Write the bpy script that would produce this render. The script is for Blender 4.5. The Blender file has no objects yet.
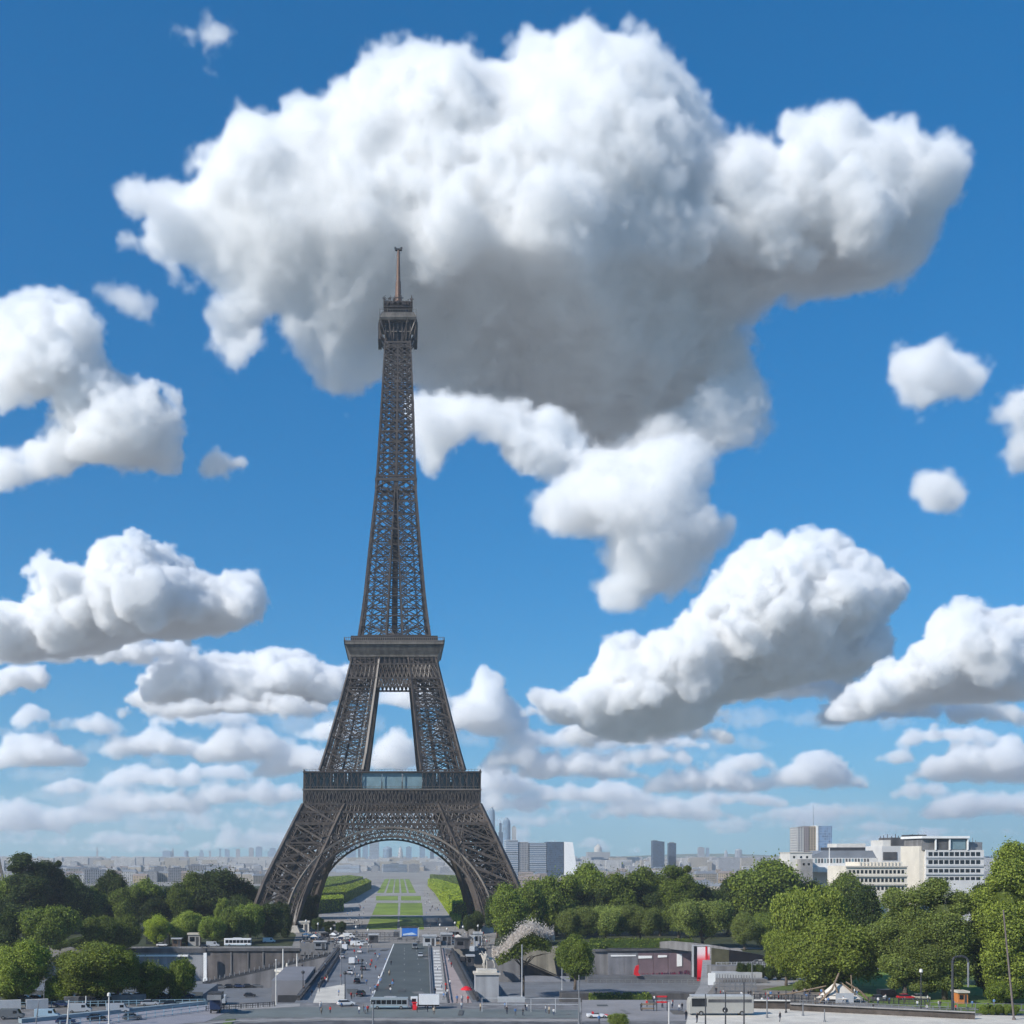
import bpy, math, random
import numpy as np
from mathutils import Vector, Matrix
C = bpy.context.scene
COL = C.collection
R = math.radians
# ------------------------------------------------------------------ camera
FPX, VX, VY, CH = 1200.0, 398.0, 858.0, 35.6      # focal length in px, vanishing point, eye height
cam = bpy.data.cameras.new('camera')
camo = bpy.data.objects.new('camera', cam); COL.objects.link(camo); C.camera = camo
cam.sensor_width = 36; cam.lens = 36 * FPX / 1024
cam.shift_x = (512 - VX) / 1024; cam.shift_y = (VY - 512) / 1024
cam.clip_start = 1; cam.clip_end = 250000
camo.location = (0, 0, CH); camo.rotation_euler = (R(90), 0, 0)
# ------------------------------------------------------------------ sky, sun, exposure
SD = Vector((-0.72, -0.47, 0.56)).normalized()
w = bpy.data.worlds.new("World"); C.world = w; w.use_nodes = True
nt = w.node_tree; bg = nt.nodes['Background']
sky = nt.nodes.new('ShaderNodeTexSky'); sky.sky_type = 'NISHITA'; sky.sun_disc = False
sky.sun_elevation = math.asin(SD.z); sky.sun_rotation = math.atan2(SD.x, SD.y)
sky.air_density = 1.0; sky.dust_density = 0.2; sky.ozone_density = 8.0
hs = nt.nodes.new('ShaderNodeHueSaturation'); hs.inputs['Saturation'].default_value = 1.2; hs.inputs['Value'].default_value = 1.0
nt.links.new(sky.outputs[0], hs.inputs['Color']); 
def vm(a, t, nx=nt):
    q = nx.nodes.new('ShaderNodeVectorMath'); q.operation = 'MULTIPLY'; q.inputs[1].default_value = t; nx.links.new(a, q.inputs[0]); return q.outputs[0]
KS = .155
ga = nt.nodes.new('ShaderNodeGamma'); ga.inputs['Gamma'].default_value = .65
nt.links.new(vm(hs.outputs[0], (KS*.9, KS*.9, KS*1.1)), ga.inputs[0])
v_ = vm(ga.outputs[0], (.35, .60, .665))
sr = nt.nodes.new('ShaderNodeSeparateXYZ'); cr_ = nt.nodes.new('ShaderNodeCombineXYZ'); nt.links.new(v_, sr.inputs[0])
for i_c, (pw, ml) in enumerate(((1.3, 1.36), (1.03, 1.0), (1.0, 1.0))):
    a_ = nt.nodes.new('ShaderNodeMath'); a_.operation = 'POWER'; a_.inputs[1].default_value = pw; nt.links.new(sr.outputs[i_c], a_.inputs[0])
    b_ = nt.nodes.new('ShaderNodeMath'); b_.operation = 'MULTIPLY'; b_.inputs[1].default_value = ml/KS; nt.links.new(a_.outputs[0], b_.inputs[0]); nt.links.new(b_.outputs[0], cr_.inputs[i_c])
nt.links.new(cr_.outputs[0], bg.inputs[0])
bg.inputs[1].default_value = 0.13
L = bpy.data.lights.new('sun', 'SUN'); L.energy = 4.8; L.angle = R(.53); L.color = (1, .95, .88)
lo = bpy.data.objects.new('sun', L); COL.objects.link(lo); lo.rotation_euler = SD.to_track_quat('Z', 'Y').to_euler()
C.view_settings.view_transform = 'Standard'; C.view_settings.look = 'None'; C.view_settings.gamma = 1
C.view_settings.exposure = 0.25
C.cycles.volume_bounces = 12; C.cycles.max_bounces = 16; C.cycles.diffuse_bounces = 3; C.cycles.glossy_bounces = 3
C.cycles.transparent_max_bounces = 12; C.cycles.use_denoising = True
C.cycles.volume_max_steps = 1024
C.cycles.use_adaptive_sampling = True; C.cycles.adaptive_threshold = 0.03; C.cycles.adaptive_min_samples = 24

# ------------------------------------------------------------------ helpers
rnd = random.Random(7)
rng = np.random.default_rng(7)
def P(px, py, Y): return Vector(((px - VX) / FPX * Y, Y, CH - (py - VY) / FPX * Y))
def G(px, py, z=0.0):
    Y = FPX * (CH - z) / (py - VY)
    return Vector(((px - VX) / FPX * Y, Y, z))
def YG(py, z=0.0): return FPX * (CH - z) / (py - VY)

class MB:
    def __init__(s): s.v = []; s.f = []; s.m = []
    def add(s, vs, fs, m=0):
        o = len(s.v); s.v += [tuple(p) for p in vs]; s.f += [tuple(i + o for i in f) for f in fs]; s.m += [m] * len(fs); return s
    def box(s, x0, y0, z0, x1, y1, z1, m=0):
        return s.add([(x0,y0,z0),(x1,y0,z0),(x1,y1,z0),(x0,y1,z0),(x0,y0,z1),(x1,y0,z1),(x1,y1,z1),(x0,y1,z1)],
              [(0,3,2,1),(4,5,6,7),(0,1,5,4),(1,2,6,5),(2,3,7,6),(3,0,4,7)], m)
    def bar(s, p, q, w, m=0, w2=None, d=None):
        p = Vector(p); q = Vector(q); t = q - p
        if t.length < 1e-6: return s
        t.normalize(); up = Vector((0,0,1)) if abs(t.z) < .97 else Vector((0,1,0))
        a = t.cross(up).normalized(); b = a.cross(t).normalized()
        w2 = w if w2 is None else w2; d = 1.0 if d is None else d
        vs = []
        for c, ww in ((p, w), (q, w2)):
            for i, j in ((-1,-1),(1,-1),(1,1),(-1,1)): vs.append(c + a*(i*ww/2) + b*(j*ww/2*d))
        return s.add(vs, [(0,3,2,1),(4,5,6,7),(0,1,5,4),(1,2,6,5),(2,3,7,6),(3,0,4,7)], m)
    def cyl(s, p, q, r0, r1=None, n=8, m=0):
        r1 = r0 if r1 is None else r1
        p = Vector(p); q = Vector(q); t = (q - p).normalized(); up = Vector((0,0,1)) if abs(t.z) < .97 else Vector((0,1,0))
        a = t.cross(up).normalized(); b = a.cross(t).normalized(); vs = []
        for c, r in ((p, r0), (q, r1)):
            for k in range(n):
                an = 2*math.pi*k/n; vs.append(c + a*math.cos(an)*r + b*math.sin(an)*r)
        fs = [(k, (k+1) % n, n + (k+1) % n, n + k) for k in range(n)] + [tuple(range(n-1,-1,-1)), tuple(range(n, 2*n))]
        return s.add(vs, fs, m)
    def tube(s, pts, rs, n=8, m=0):
        for i in range(len(pts)-1): s.cyl(pts[i], pts[i+1], rs[i], rs[i+1], n, m)
        return s
    def lathe(s, prof, n=12, m=0, o=(0,0,0)):
        vs = []; fs = []
        for r, z in prof:
            for k in range(n):
                a = 2*math.pi*k/n; vs.append((o[0]+r*math.cos(a), o[1]+r*math.sin(a), o[2]+z))
        for i in range(len(prof)-1):
            for k in range(n): fs.append((i*n+k, i*n+(k+1)%n, (i+1)*n+(k+1)%n, (i+1)*n+k))
        fs.append(tuple(range(n-1,-1,-1))); fs.append(tuple(range((len(prof)-1)*n, len(prof)*n)))
        return s.add(vs, fs, m)
    def prism(s, poly, z0, z1, m=0):          # xy polygon, vertical extrusion
        n = len(poly); vs = [(x,y,z0) for x,y in poly] + [(x,y,z1) for x,y in poly]
        ar = sum(poly[i][0]*poly[(i+1)%n][1]-poly[(i+1)%n][0]*poly[i][1] for i in range(n))
        fs = [tuple(range(n-1,-1,-1)), tuple(range(n,2*n))] + [(k,(k+1)%n,n+(k+1)%n,n+k) for k in range(n)]
        if ar < 0: fs = [tuple(reversed(f)) for f in fs]
        return s.add(vs, fs, m)
    def slab(s, poly, y0, y1, m=0):           # xz polygon extruded along y
        n = len(poly); vs = [(x,y0,z) for x,z in poly] + [(x,y1,z) for x,z in poly]
        fs = [tuple(range(n)), tuple(range(2*n-1,n-1,-1))] + [((k+1)%n,k,n+k,n+(k+1)%n) for k in range(n)]
        return s.add(vs, fs, m)
    def sideslab(s, poly, x0, x1, m=0):       # yz polygon extruded along x
        n = len(poly); vs = [(x0,y,z) for y,z in poly] + [(x1,y,z) for y,z in poly]
        fs = [tuple(range(n-1,-1,-1)), tuple(range(n,2*n))] + [(k,(k+1)%n,n+(k+1)%n,n+k) for k in range(n)]
        return s.add(vs, fs, m)
    def xf(s, M):
        s.v = [tuple(M @ Vector(p)) for p in s.v]; return s
    def join(s, o, M=None):
        return s.add([tuple(M @ Vector(p)) if M else p for p in o.v], o.f, 0) if False else s._join(o, M)
    def _join(s, o, M):
        k = len(s.v); s.v += [tuple(M @ Vector(p)) if M else p for p in o.v]
        s.f += [tuple(i+k for i in f) for f in o.f]; s.m += o.m; return s
    def build(s, name, mats, parent=None, smooth=False, bevel=0):
        me = bpy.data.meshes.new(name); me.from_pydata(s.v, [], s.f)
        if not isinstance(mats, (list, tuple)): mats = [mats]
        for m in mats: me.materials.append(m)
        if len(mats) > 1: me.polygons.foreach_set('material_index', s.m)
        if smooth: me.polygons.foreach_set('use_smooth', [True]*len(me.polygons))
        me.update()
        o = bpy.data.objects.new(name, me); COL.objects.link(o)
        if parent: o.parent = parent
        if bevel:
            b = o.modifiers.new('bevel', 'BEVEL'); b.width = bevel; b.segments = 2; b.limit_method = 'ANGLE'
        return o

def tag(o, label=None, cat=None, group=None, kind=None):
    if label: o['label'] = label
    if cat: o['category'] = cat
    if group: o['group'] = group
    if kind: o['kind'] = kind
    return o
def thing(name, label, cat, loc=(0,0,0), rz=0, group=None):
    o = bpy.data.objects.new(name, None); COL.objects.link(o); o.location = loc; o.rotation_euler = (0,0,rz)
    o.empty_display_size = .5
    return tag(o, label, cat, group)
def kids(o): return [c for c in KID.get(o.name, [])]
def dup(root, loc=None, rz=None, label=None, group=None, scale=None, mat=None):
    def cp(o, par):
        c = o.copy(); COL.objects.link(c)
        if par: c.parent = par
        for ch in [x for x in o.children]: cp(ch, c)
        return c
    r = cp(root, None)
    if loc is not None: r.location = loc
    if rz is not None: r.rotation_euler = (0,0,rz)
    if scale is not None: r.scale = scale
    if label: r['label'] = label
    if group: r['group'] = group
    return r

# ------------------------------------------------------------------ materials
MATS = {}
def mat(name, col, rough=.7, metal=0, var=.25, scale=.5, bump=0, col2=None, spec=.3, stains=0, vec='Object', objrand=0):
    if name in MATS: return MATS[name]
    m = bpy.data.materials.new(name); m.use_nodes = True; n = m.node_tree.nodes; l = m.node_tree.links
    b = n['Principled BSDF']; b.inputs['Roughness'].default_value = rough; b.inputs['Metallic'].default_value = metal
    b.inputs['Specular IOR Level'].default_value = spec
    tc = n.new('ShaderNodeTexCoord'); no = n.new('ShaderNodeTexNoise'); no.inputs['Scale'].default_value = scale; no.inputs['Detail'].default_value = 6
    no.inputs['Roughness'].default_value = .65
    l.new(tc.outputs[vec], no.inputs['Vector'])
    mx = n.new('ShaderNodeMix'); mx.data_type = 'RGBA'
    c2 = col2 or tuple(c*(1-var) for c in col); c1 = tuple(min(1, c*(1+var*.6)) for c in col)
    mx.inputs[6].default_value = (*c2, 1); mx.inputs[7].default_value = (*c1, 1)
    rp = n.new('ShaderNodeMapRange'); rp.inputs[1].default_value = .3; rp.inputs[2].default_value = .7
    l.new(no.outputs['Fac'], rp.inputs[0]); l.new(rp.outputs[0], mx.inputs[0])
    out = mx.outputs[2]
    nb = n.new('ShaderNodeTexNoise'); nb.inputs['Scale'].default_value = scale*.17; nb.inputs['Detail'].default_value = 5; nb.inputs['Roughness'].default_value = .7; l.new(tc.outputs[vec], nb.inputs['Vector'])
    rb = n.new('ShaderNodeMapRange'); rb.inputs[1].default_value = .3; rb.inputs[2].default_value = .7; rb.inputs[3].default_value = 1-var*.7; rb.inputs[4].default_value = 1+var*.35; l.new(nb.outputs['Fac'], rb.inputs[0])
    mb_ = n.new('ShaderNodeVectorMath'); mb_.operation = 'SCALE'; l.new(out, mb_.inputs[0]); l.new(rb.outputs[0], mb_.inputs['Scale']); out = mb_.outputs[0]
    if stains:
        mp = n.new('ShaderNodeMapping'); mp.inputs['Scale'].default_value = (1, 1, .08)
        n2 = n.new('ShaderNodeTexNoise'); n2.inputs['Scale'].default_value = stains; n2.inputs['Detail'].default_value = 4
        l.new(tc.outputs[vec], mp.inputs[0]); l.new(mp.outputs[0], n2.inputs['Vector'])
        r2 = n.new('ShaderNodeMapRange'); r2.inputs[1].default_value = .35; r2.inputs[2].default_value = .65; r2.inputs[3].default_value = .6; r2.inputs[4].default_value = 1.05
        l.new(n2.outputs['Fac'], r2.inputs[0])
        mu = n.new('ShaderNodeVectorMath'); mu.operation = 'SCALE'; l.new(out, mu.inputs[0]); l.new(r2.outputs[0], mu.inputs['Scale']); out = mu.outputs[0]
    if objrand:
        oi = n.new('ShaderNodeObjectInfo'); r3 = n.new('ShaderNodeMapRange'); r3.inputs[3].default_value = 1-objrand; r3.inputs[4].default_value = 1+objrand
        l.new(oi.outputs['Random'], r3.inputs[0])
        mu = n.new('ShaderNodeVectorMath'); mu.operation = 'SCALE'; l.new(out, mu.inputs[0]); l.new(r3.outputs[0], mu.inputs['Scale']); out = mu.outputs[0]
    l.new(out, b.inputs['Base Color'])
    if bump:
        bm = n.new('ShaderNodeBump'); bm.inputs['Strength'].default_value = bump; bm.inputs['Distance'].default_value = .1
        l.new(no.outputs['Fac'], bm.inputs['Height']); l.new(bm.outputs[0], b.inputs['Normal'])
    MATS[name] = m; return m
def facade(name, wall, win, bw=3.2, bh=3.1, mort=.35, rough=.8, gloss=.25, ww=.55, objrand=.15):
    """wall with a regular grid of window openings, in object space"""
    if name in MATS: return MATS[name]
    m = bpy.data.materials.new(name); m.use_nodes = True; n = m.node_tree.nodes; l = m.node_tree.links; b = n['Principled BSDF']
    tc = n.new('ShaderNodeTexCoord'); sp = n.new('ShaderNodeSeparateXYZ'); l.new(tc.outputs['Object'], sp.inputs[0])
    ad = n.new('ShaderNodeMath'); ad.operation = 'ADD'; l.new(sp.outputs[0], ad.inputs[0]); l.new(sp.outputs[1], ad.inputs[1])
    def cell(src, size, frac):
        d = n.new('ShaderNodeMath'); d.operation = 'DIVIDE'; l.new(src, d.inputs[0]); d.inputs[1].default_value = size
        f = n.new('ShaderNodeMath'); f.operation = 'FRACT'; l.new(d.outputs[0], f.inputs[0])
        s = n.new('ShaderNodeMath'); s.operation = 'SUBTRACT'; l.new(f.outputs[0], s.inputs[0]); s.inputs[1].default_value = .5
        a = n.new('ShaderNodeMath'); a.operation = 'ABSOLUTE'; l.new(s.outputs[0], a.inputs[0])
        t = n.new('ShaderNodeMath'); t.operation = 'LESS_THAN'; l.new(a.outputs[0], t.inputs[0]); t.inputs[1].default_value = frac/2
        return t.outputs[0], d.outputs[0]
    a, ua = cell(ad.outputs[0], bw, ww); c, uc = cell(sp.outputs[2], bh, .62)
    mu = n.new('ShaderNodeMath'); mu.operation = 'MULTIPLY'; l.new(a, mu.inputs[0]); l.new(c, mu.inputs[1])
    # not on roofs
    ge = n.new('ShaderNodeNewGeometry'); s3 = n.new('ShaderNodeSeparateXYZ'); l.new(ge.outputs['Normal'], s3.inputs[0])
    lt = n.new('ShaderNodeMath'); lt.operation = 'LESS_THAN'; l.new(s3.outputs[2], lt.inputs[0]); lt.inputs[1].default_value = .5
    m2 = n.new('ShaderNodeMath'); m2.operation = 'MULTIPLY'; l.new(mu.outputs[0], m2.inputs[0]); l.new(lt.outputs[0], m2.inputs[1])
    # each pane its own tone
    fl = n.new('ShaderNodeVectorMath'); fl.operation = 'FLOOR'; cb = n.new('ShaderNodeCombineXYZ'); l.new(ua, cb.inputs[0]); l.new(uc, cb.inputs[1]); l.new(cb.outputs[0], fl.inputs[0])
    wn = n.new('ShaderNodeTexWhiteNoise'); l.new(fl.outputs[0], wn.inputs['Vector'])
    wm = n.new('ShaderNodeMix'); wm.data_type = 'RGBA'; wm.inputs[6].default_value = (*[x*.5 for x in win], 1); wm.inputs[7].default_value = (*[x*1.8 for x in win], 1); l.new(wn.outputs['Value'], wm.inputs[0])
    no = n.new('ShaderNodeTexNoise'); no.inputs['Scale'].default_value = .12; no.inputs['Detail'].default_value = 5; l.new(tc.outputs['Object'], no.inputs['Vector'])
    wl = n.new('ShaderNodeMix'); wl.data_type = 'RGBA'; wl.inputs[6].default_value = (*[x*.8 for x in wall], 1); wl.inputs[7].default_value = (*[min(1,x*1.1) for x in wall], 1); l.new(no.outputs['Fac'], wl.inputs[0])
    oi = n.new('ShaderNodeObjectInfo'); r3 = n.new('ShaderNodeMapRange'); r3.inputs[3].default_value = 1-objrand; r3.inputs[4].default_value = 1+objrand; l.new(oi.outputs['Random'], r3.inputs[0])
    sc = n.new('ShaderNodeVectorMath'); sc.operation = 'SCALE'; l.new(wl.outputs[2], sc.inputs[0]); l.new(r3.outputs[0], sc.inputs['Scale'])
    mx = n.new('ShaderNodeMix'); mx.data_type = 'RGBA'; l.new(m2.outputs[0], mx.inputs[0]); l.new(sc.outputs[0], mx.inputs[6]); l.new(wm.outputs[2], mx.inputs[7])
    l.new(mx.outputs[2], b.inputs['Base Color'])
    rr = n.new('ShaderNodeMapRange'); rr.inputs[3].default_value = rough; rr.inputs[4].default_value = gloss; l.new(m2.outputs[0], rr.inputs[0]); l.new(rr.outputs[0], b.inputs['Roughness'])
    MATS[name] = m; return m
def leafmat(name, dark, light, objrand=.32):
    m = bpy.data.materials.new(name); m.use_nodes = True; n = m.node_tree.nodes; l = m.node_tree.links
    b = n['Principled BSDF']; b.inputs['Roughness'].default_value = .6; b.inputs['Specular IOR Level'].default_value = .2
    at = n.new('ShaderNodeAttribute'); at.attribute_name = 'tint'
    mx = n.new('ShaderNodeMix'); mx.data_type = 'RGBA'; mx.inputs[6].default_value = (*dark, 1); mx.inputs[7].default_value = (*light, 1)
    l.new(at.outputs['Fac'], mx.inputs[0])
    oi = n.new('ShaderNodeObjectInfo'); r3 = n.new('ShaderNodeMapRange'); r3.inputs[3].default_value = 1-objrand; r3.inputs[4].default_value = 1+objrand; l.new(oi.outputs['Random'], r3.inputs[0])
    sc = n.new('ShaderNodeVectorMath'); sc.operation = 'SCALE'; l.new(mx.outputs[2], sc.inputs[0]); l.new(r3.outputs[0], sc.inputs['Scale'])
    l.new(sc.outputs[0], b.inputs['Base Color'])
    tr = n.new('ShaderNodeBsdfTranslucent'); l.new(sc.outputs[0], tr.inputs[0]); ms = n.new('ShaderNodeMixShader'); ms.inputs[0].default_value = .33
    l.new(b.outputs[0], ms.inputs[1]); l.new(tr.outputs[0], ms.inputs[2]); l.new(ms.outputs[0], n['Material Output'].inputs[0])
    return m
IRON = mat('painted_iron', (.070,.055,.045), .5, 0, .5, .22, spec=.45)
IRON_D = mat('dark_iron', (.032,.029,.029), .6, 0, .3, .2)  # darker iron; on the tower it paints in the shade of inner parts
IRON_L = mat('pale_iron', (.15,.13,.11), .55, 0, .25, .15)
COVE = mat('cove_iron', (.17,.155,.135), .6, 0, .2, .3, stains=.5)
RUST = mat('antenna_red_brown', (.16,.088,.058), .6, 0, .3, .5)
GLASS_D = mat('dark_glass', (.012,.015,.02), .12, 0, .3, .4, spec=.6)
GLASS_B = mat('sky_glass', (.17,.25,.28), .15, 0, .2, .3, spec=.6)  # sky showing in the panes is put into the base colour
ASPH = mat('asphalt', (.085,.10,.10), .85, 0, .25, .08, bump=.1)
ASPH_L = mat('pale_asphalt', (.16,.17,.185), .85, 0, .25, .12)
PAVE = mat('paving', (.30,.29,.28), .85, 0, .22, .25)
PINK = mat('pink_paving', (.36,.29,.27), .85, 0, .15, .3)
CREAM = mat('cream_paving', (.60,.56,.49), .85, 0, .2, .2)
CONC = mat('concrete', (.22,.215,.215), .85, 0, .22, .15, stains=.35)
CONC_D = mat('dark_concrete', (.11,.11,.115), .85, 0, .3, .15, stains=.3)
CONC_W = mat('warm_concrete', (.30,.27,.21), .85, 0, .22, .2, stains=.4)
STONE = mat('pale_stone', (.5,.46,.40), .8, 0, .15, .5)
WHITE = mat('white_paint', (.78,.78,.76), .5, 0, .08, .5)
OFFW = mat('off_white', (.62,.6,.56), .6, 0, .15, .5)
BLACK = mat('black_paint', (.015,.015,.018), .45, 0, .2, .5)
DGREY = mat('dark_grey', (.05,.052,.058), .55, 0, .3, .5)
GREY = mat('grey_metal', (.22,.225,.235), .45, .2, .2, .5)
PALE = mat('pale_grey_metal', (.45,.46,.47), .45, .1, .15, .5)
RED = mat('red_paint', (.62,.02,.03), .45, 0, .15, .5)
BLUE = mat('blue_print', (.03,.16,.55), .5, 0, .2, .5)
ORANGE = mat('orange_paint', (.55,.2,.06), .6, 0, .2, .5)
WOOD = mat('weathered_wood', (.26,.19,.13), .8, 0, .35, 1.2)
EARTH = mat('gravel', (.26,.245,.225), .95, 0, .3, .03)
GRASS = mat('grass', (.10,.15,.03), .9, 0, .35, .12, col2=(.06,.085,.02))
CANVAS = mat('cream_canvas', (.62,.57,.5), .7, 0, .1, .6)
TEAL = mat('pale_blue_paint', (.25,.38,.45), .5, 0, .15, .4)
TYRE = mat('tyre', (.02,.02,.02), .9)
# ------------------------------------------------------------------ setting: land, basin, bridge, roads
BX0, BX1 = -25.5, 21.0
g = MB()
g.box(-60000, 475, -16, 60000, 90000, 0)
g.build('ground', EARTH)['kind'] = 'structure'
g = MB(); g.box(-3000, -3000, -16, 3000, 296, -.02); g.build('ground_near', CONC)['kind'] = 'structure'
g = MB(); g.box(-3000, 296.01, -16, -51, 340, -.03); g.build('ground_left_bank', ASPH_L)['kind'] = 'structure'
g = MB(); g.prism([(121,474.99),(84.6,336),(71.8,296.01),(3000,296.01),(3000,474.99)], -16, -.03); g.build('ground_right_bank', PAVE)['kind'] = 'structure'
g = MB(); g.box(-3000, 290, -16.5, 3000, 480, -12.4); g.build('lower_quay', ASPH_L)['kind'] = 'structure'
g = MB(); g.box(BX0, 296.02, -12, BX1, 474.98, -.02); g.build('bridge_deck', ASPH_L)['kind'] = 'structure'
def sheet(name, pts, m, z, th=.012):
    o = MB().prism([(p[0], p[1]) for p in pts], z - th, z).build(name, m); o['kind'] = 'structure'; return o
# roadway on the bridge
sheet('road', [G(371,1000), G(431,1000), G(428,943.5), G(393,943.5)], ASPH, .03)
sheet('road_marking', [G(370,1001), G(371.6,1001), G(394.2,944), G(393.3,944)], WHITE, .05)
sheet('pavement', [G(313,1003), G(345,1003), G(345,984), G(318,989)], CREAM, .035)
sheet('pavement', [G(434,1003), G(447,1003), G(441,947), G(433,947)], PAVE, .035)
for k in range(14):
    y0 = 950 + k*2.7 + .04*k*k
    x0 = 433.2 + (y0-950)*.05; x1 = 439.5 + (y0-950)*.09
    sheet('road_marking', [G(x0,y0), G(x1,y0), G(x1,y0+1.7), G(x0,y0+1.7)], OFFW, .055)
sheet('path', [G(448.5,1003), G(472,1003), G(452,965), G(443,949), G(441.5,949)], PINK, .036)
sheet('path', [G(452,965.2), G(473,1000), G(479,1000), G(470,975), G(456,951), G(445,949)], mat('brown_asphalt', (.10,.095,.095), .9), .034)
# cross road in front
sheet('road', [G(205,1021), G(240,1018), G(330,1017), G(580,1018), G(580,1010), G(440,1009), G(300,1007), G(232,1011)], mat('grey_green_asphalt', (.15,.17,.165), .85, 0, .2, .1), .03)
sheet('kerb', [G(180,1026), G(240,1020.5), G(330,1018.8), G(580,1020), G(580,1021.0), G(330,1019.8), G(240,1021.7), G(180,1027.3)], PAVE, .14, .16)
sheet('road', [G(120,1040), G(180,1030), G(240,1023), G(330,1021), G(600,1022.5), G(600,1040)], CONC_D, .025)
sheet('road', [G(30,1035), G(205,1022), G(230,1011), G(206,1004), G(140,1012), G(20,1022)], mat('violet_grey_asphalt', (.27,.27,.30), .85, 0, .2, .1), .031)
sheet('pavement', [G(232,1010.5), G(300,1006.6), G(300,1003.6), G(225,1005)], PAVE, .04)
sheet('road', [G(582,1021), G(582,1000), G(688,1000), G(688,1021)], mat('rose_grey_asphalt', (.26,.25,.25), .85, 0, .2, .1), .032)
sheet('lawn', [G(218,1030), G(226,1030), G(236,1019.5), G(226,1020)], GRASS, .12, .12)
sheet('terrace', [G(683,1035), G(690,1008), G(745,1006.5), G(1040,1017), G(1060,1035)], CREAM, .04)
sheet('lawn', [G(835,985), G(862,972), G(935,962), G(1060,985), G(1060,1010), G(940,1008), G(872,1004)], mat('bright_grass', (.15,.23,.04), .9, 0, .35, .12), .05)
sheet('lawn', [G(930,1009), G(1060,1012), G(1060,1014), G(930,1013)], GRASS, .055)
sheet('lawn', [G(760,990), G(862,972), G(866,977), G(790,991)], GRASS, .052)
sheet('path', [G(700,1003), G(840,1004), G(860,990), G(780,986), G(715,984)], mat('trodden_gravel', (.2,.18,.16), .95), .045)
# the park beyond the tower: lawns, paths
def rect_sheet(name, px0, px1, py0, py1, m, z, px0b=None, px1b=None):
    return sheet(name, [G(px0,py0), G(px1,py0), G(px1b if px1b is not None else px1,py1), G(px0b if px0b is not None else px0,py1)], m, z)
rect_sheet('path', 300, 470, 937, 884, mat('park_path', (.30,.285,.27), .95, 0, .3, .06), .03, 352, 425)
LAWN = mat('park_lawn', (.19,.26,.035), .9, 0, .4, .035, col2=(.11,.16,.02))
lw = [(366,397,929.5,916.5,371,398),(400,424,929.5,917,399.4,423),(372,397.5,915,903,377,398.5),(400,423,915.3,903,400.5,422)]
for a in lw: rect_sheet('lawn', a[0], a[1], a[2], a[3], LAWN, .06, a[4], a[5])
for k, (a, b) in enumerate(((377,384),(386,392.5),(394,399.5),(401.5,407),(409,416))):
    rect_sheet('lawn', a, b, 893, 879, LAWN, .06, 398+(a-398)*.62, 398+(b-398)*.62)
rect_sheet('lawn', 376, 398, 900.5, 896, LAWN, .055); rect_sheet('lawn', 401, 421, 900.5, 896, LAWN, .055)
# hedge strips along the lawns
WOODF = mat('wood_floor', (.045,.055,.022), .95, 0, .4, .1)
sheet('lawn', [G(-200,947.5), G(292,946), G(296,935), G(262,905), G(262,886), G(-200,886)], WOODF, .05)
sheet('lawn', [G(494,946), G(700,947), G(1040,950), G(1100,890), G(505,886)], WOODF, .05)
sheet('lawn', [G(560,948), G(700,948), G(700,946.5), G(560,946.5)], GRASS, .08)
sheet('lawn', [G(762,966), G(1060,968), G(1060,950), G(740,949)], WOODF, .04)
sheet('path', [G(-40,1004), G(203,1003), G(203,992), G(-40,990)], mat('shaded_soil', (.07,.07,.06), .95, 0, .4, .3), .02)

PATCH = [mat('patch_dark', (.085,.09,.09), .9, 0, .3, .3), mat('patch_pale', (.17,.17,.17), .9, 0, .3, .3), mat('patch_brown', (.13,.12,.11), .9, 0, .3, .3)]
rp__ = random.Random(77)
for k in range(40):
    a = rp__.random()
    if a < .35: px, py = rp__.uniform(345,430), rp__.uniform(946,1000)
    elif a < .42: px, py = rp__.uniform(240,575), rp__.uniform(1011,1015)
    elif a < .8: px, py = rp__.uniform(300,490), rp__.uniform(934,943)
    else: px, py = rp__.uniform(590,680), rp__.uniform(1002,1016)
    c = G(px, py); w_, d_ = rp__.uniform(.6,3.2), rp__.uniform(2,12); s_ = rp__.uniform(-.08,.08)
    sheet('road_patch', [(c.x-w_/2+s_*d_, c.y-d_/2), (c.x+w_/2+s_*d_, c.y-d_/2), (c.x+w_/2-s_*d_, c.y+d_/2), (c.x-w_/2-s_*d_, c.y+d_/2)], PATCH[k % 3], .075+.002*k, .01)
for px in (404, 416):      # worn lane lines on the roadway
    for k in range(9): y0 = 948+k*k*.62+k*1.5; x0 = px+(px-404)*(y0-948)*.01; sheet('road_marking', [G(x0,y0), G(x0+.6,y0), G(x0+.6,y0+1.3), G(x0,y0+1.3)], PAVE, .065)
# ------------------------------------------------------------------ the iron tower
TY = 645.0
OUT = [(940,149),(932,144),(882,126),(840,106),(804,88.5),(768,71.5),(720,58),(680,47.5),(660,42.5),(636,35.5),(600,30.5),(544,25.2),(490,20),(404,16),(342,12.7),(250,8)]
def hwm(hp): return hp*TY/(FPX+hp)
oz = []; oh = []
for py, hp in OUT:
    h = hwm(hp); oh.append(h); oz.append(CH + (VY-py)*(TY-h)/FPX)
def o_(z): return float(np.interp(z, oz, oh))
def zy(py):                                   # image row -> height on the front face
    lo, hi = -5., 380.
    for _ in range(40):
        m = (lo+hi)/2
        if VY - (m-CH)*FPX/(TY-o_(m)) > py: lo = m
        else: hi = m
    return lo
IN = [(940,100),(932,97),(893,86),(808,49),(768,28.5),(680,17.5),(660,15),(640,8.5),(600,6.5),(478,0.6),(250,.3)]
iz = [zy(a) for a, b in IN]; ih = [b*(TY-o_(zy(a)))/FPX for a, b in IN]
def i_(z): return float(np.interp(z, iz, ih))
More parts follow.
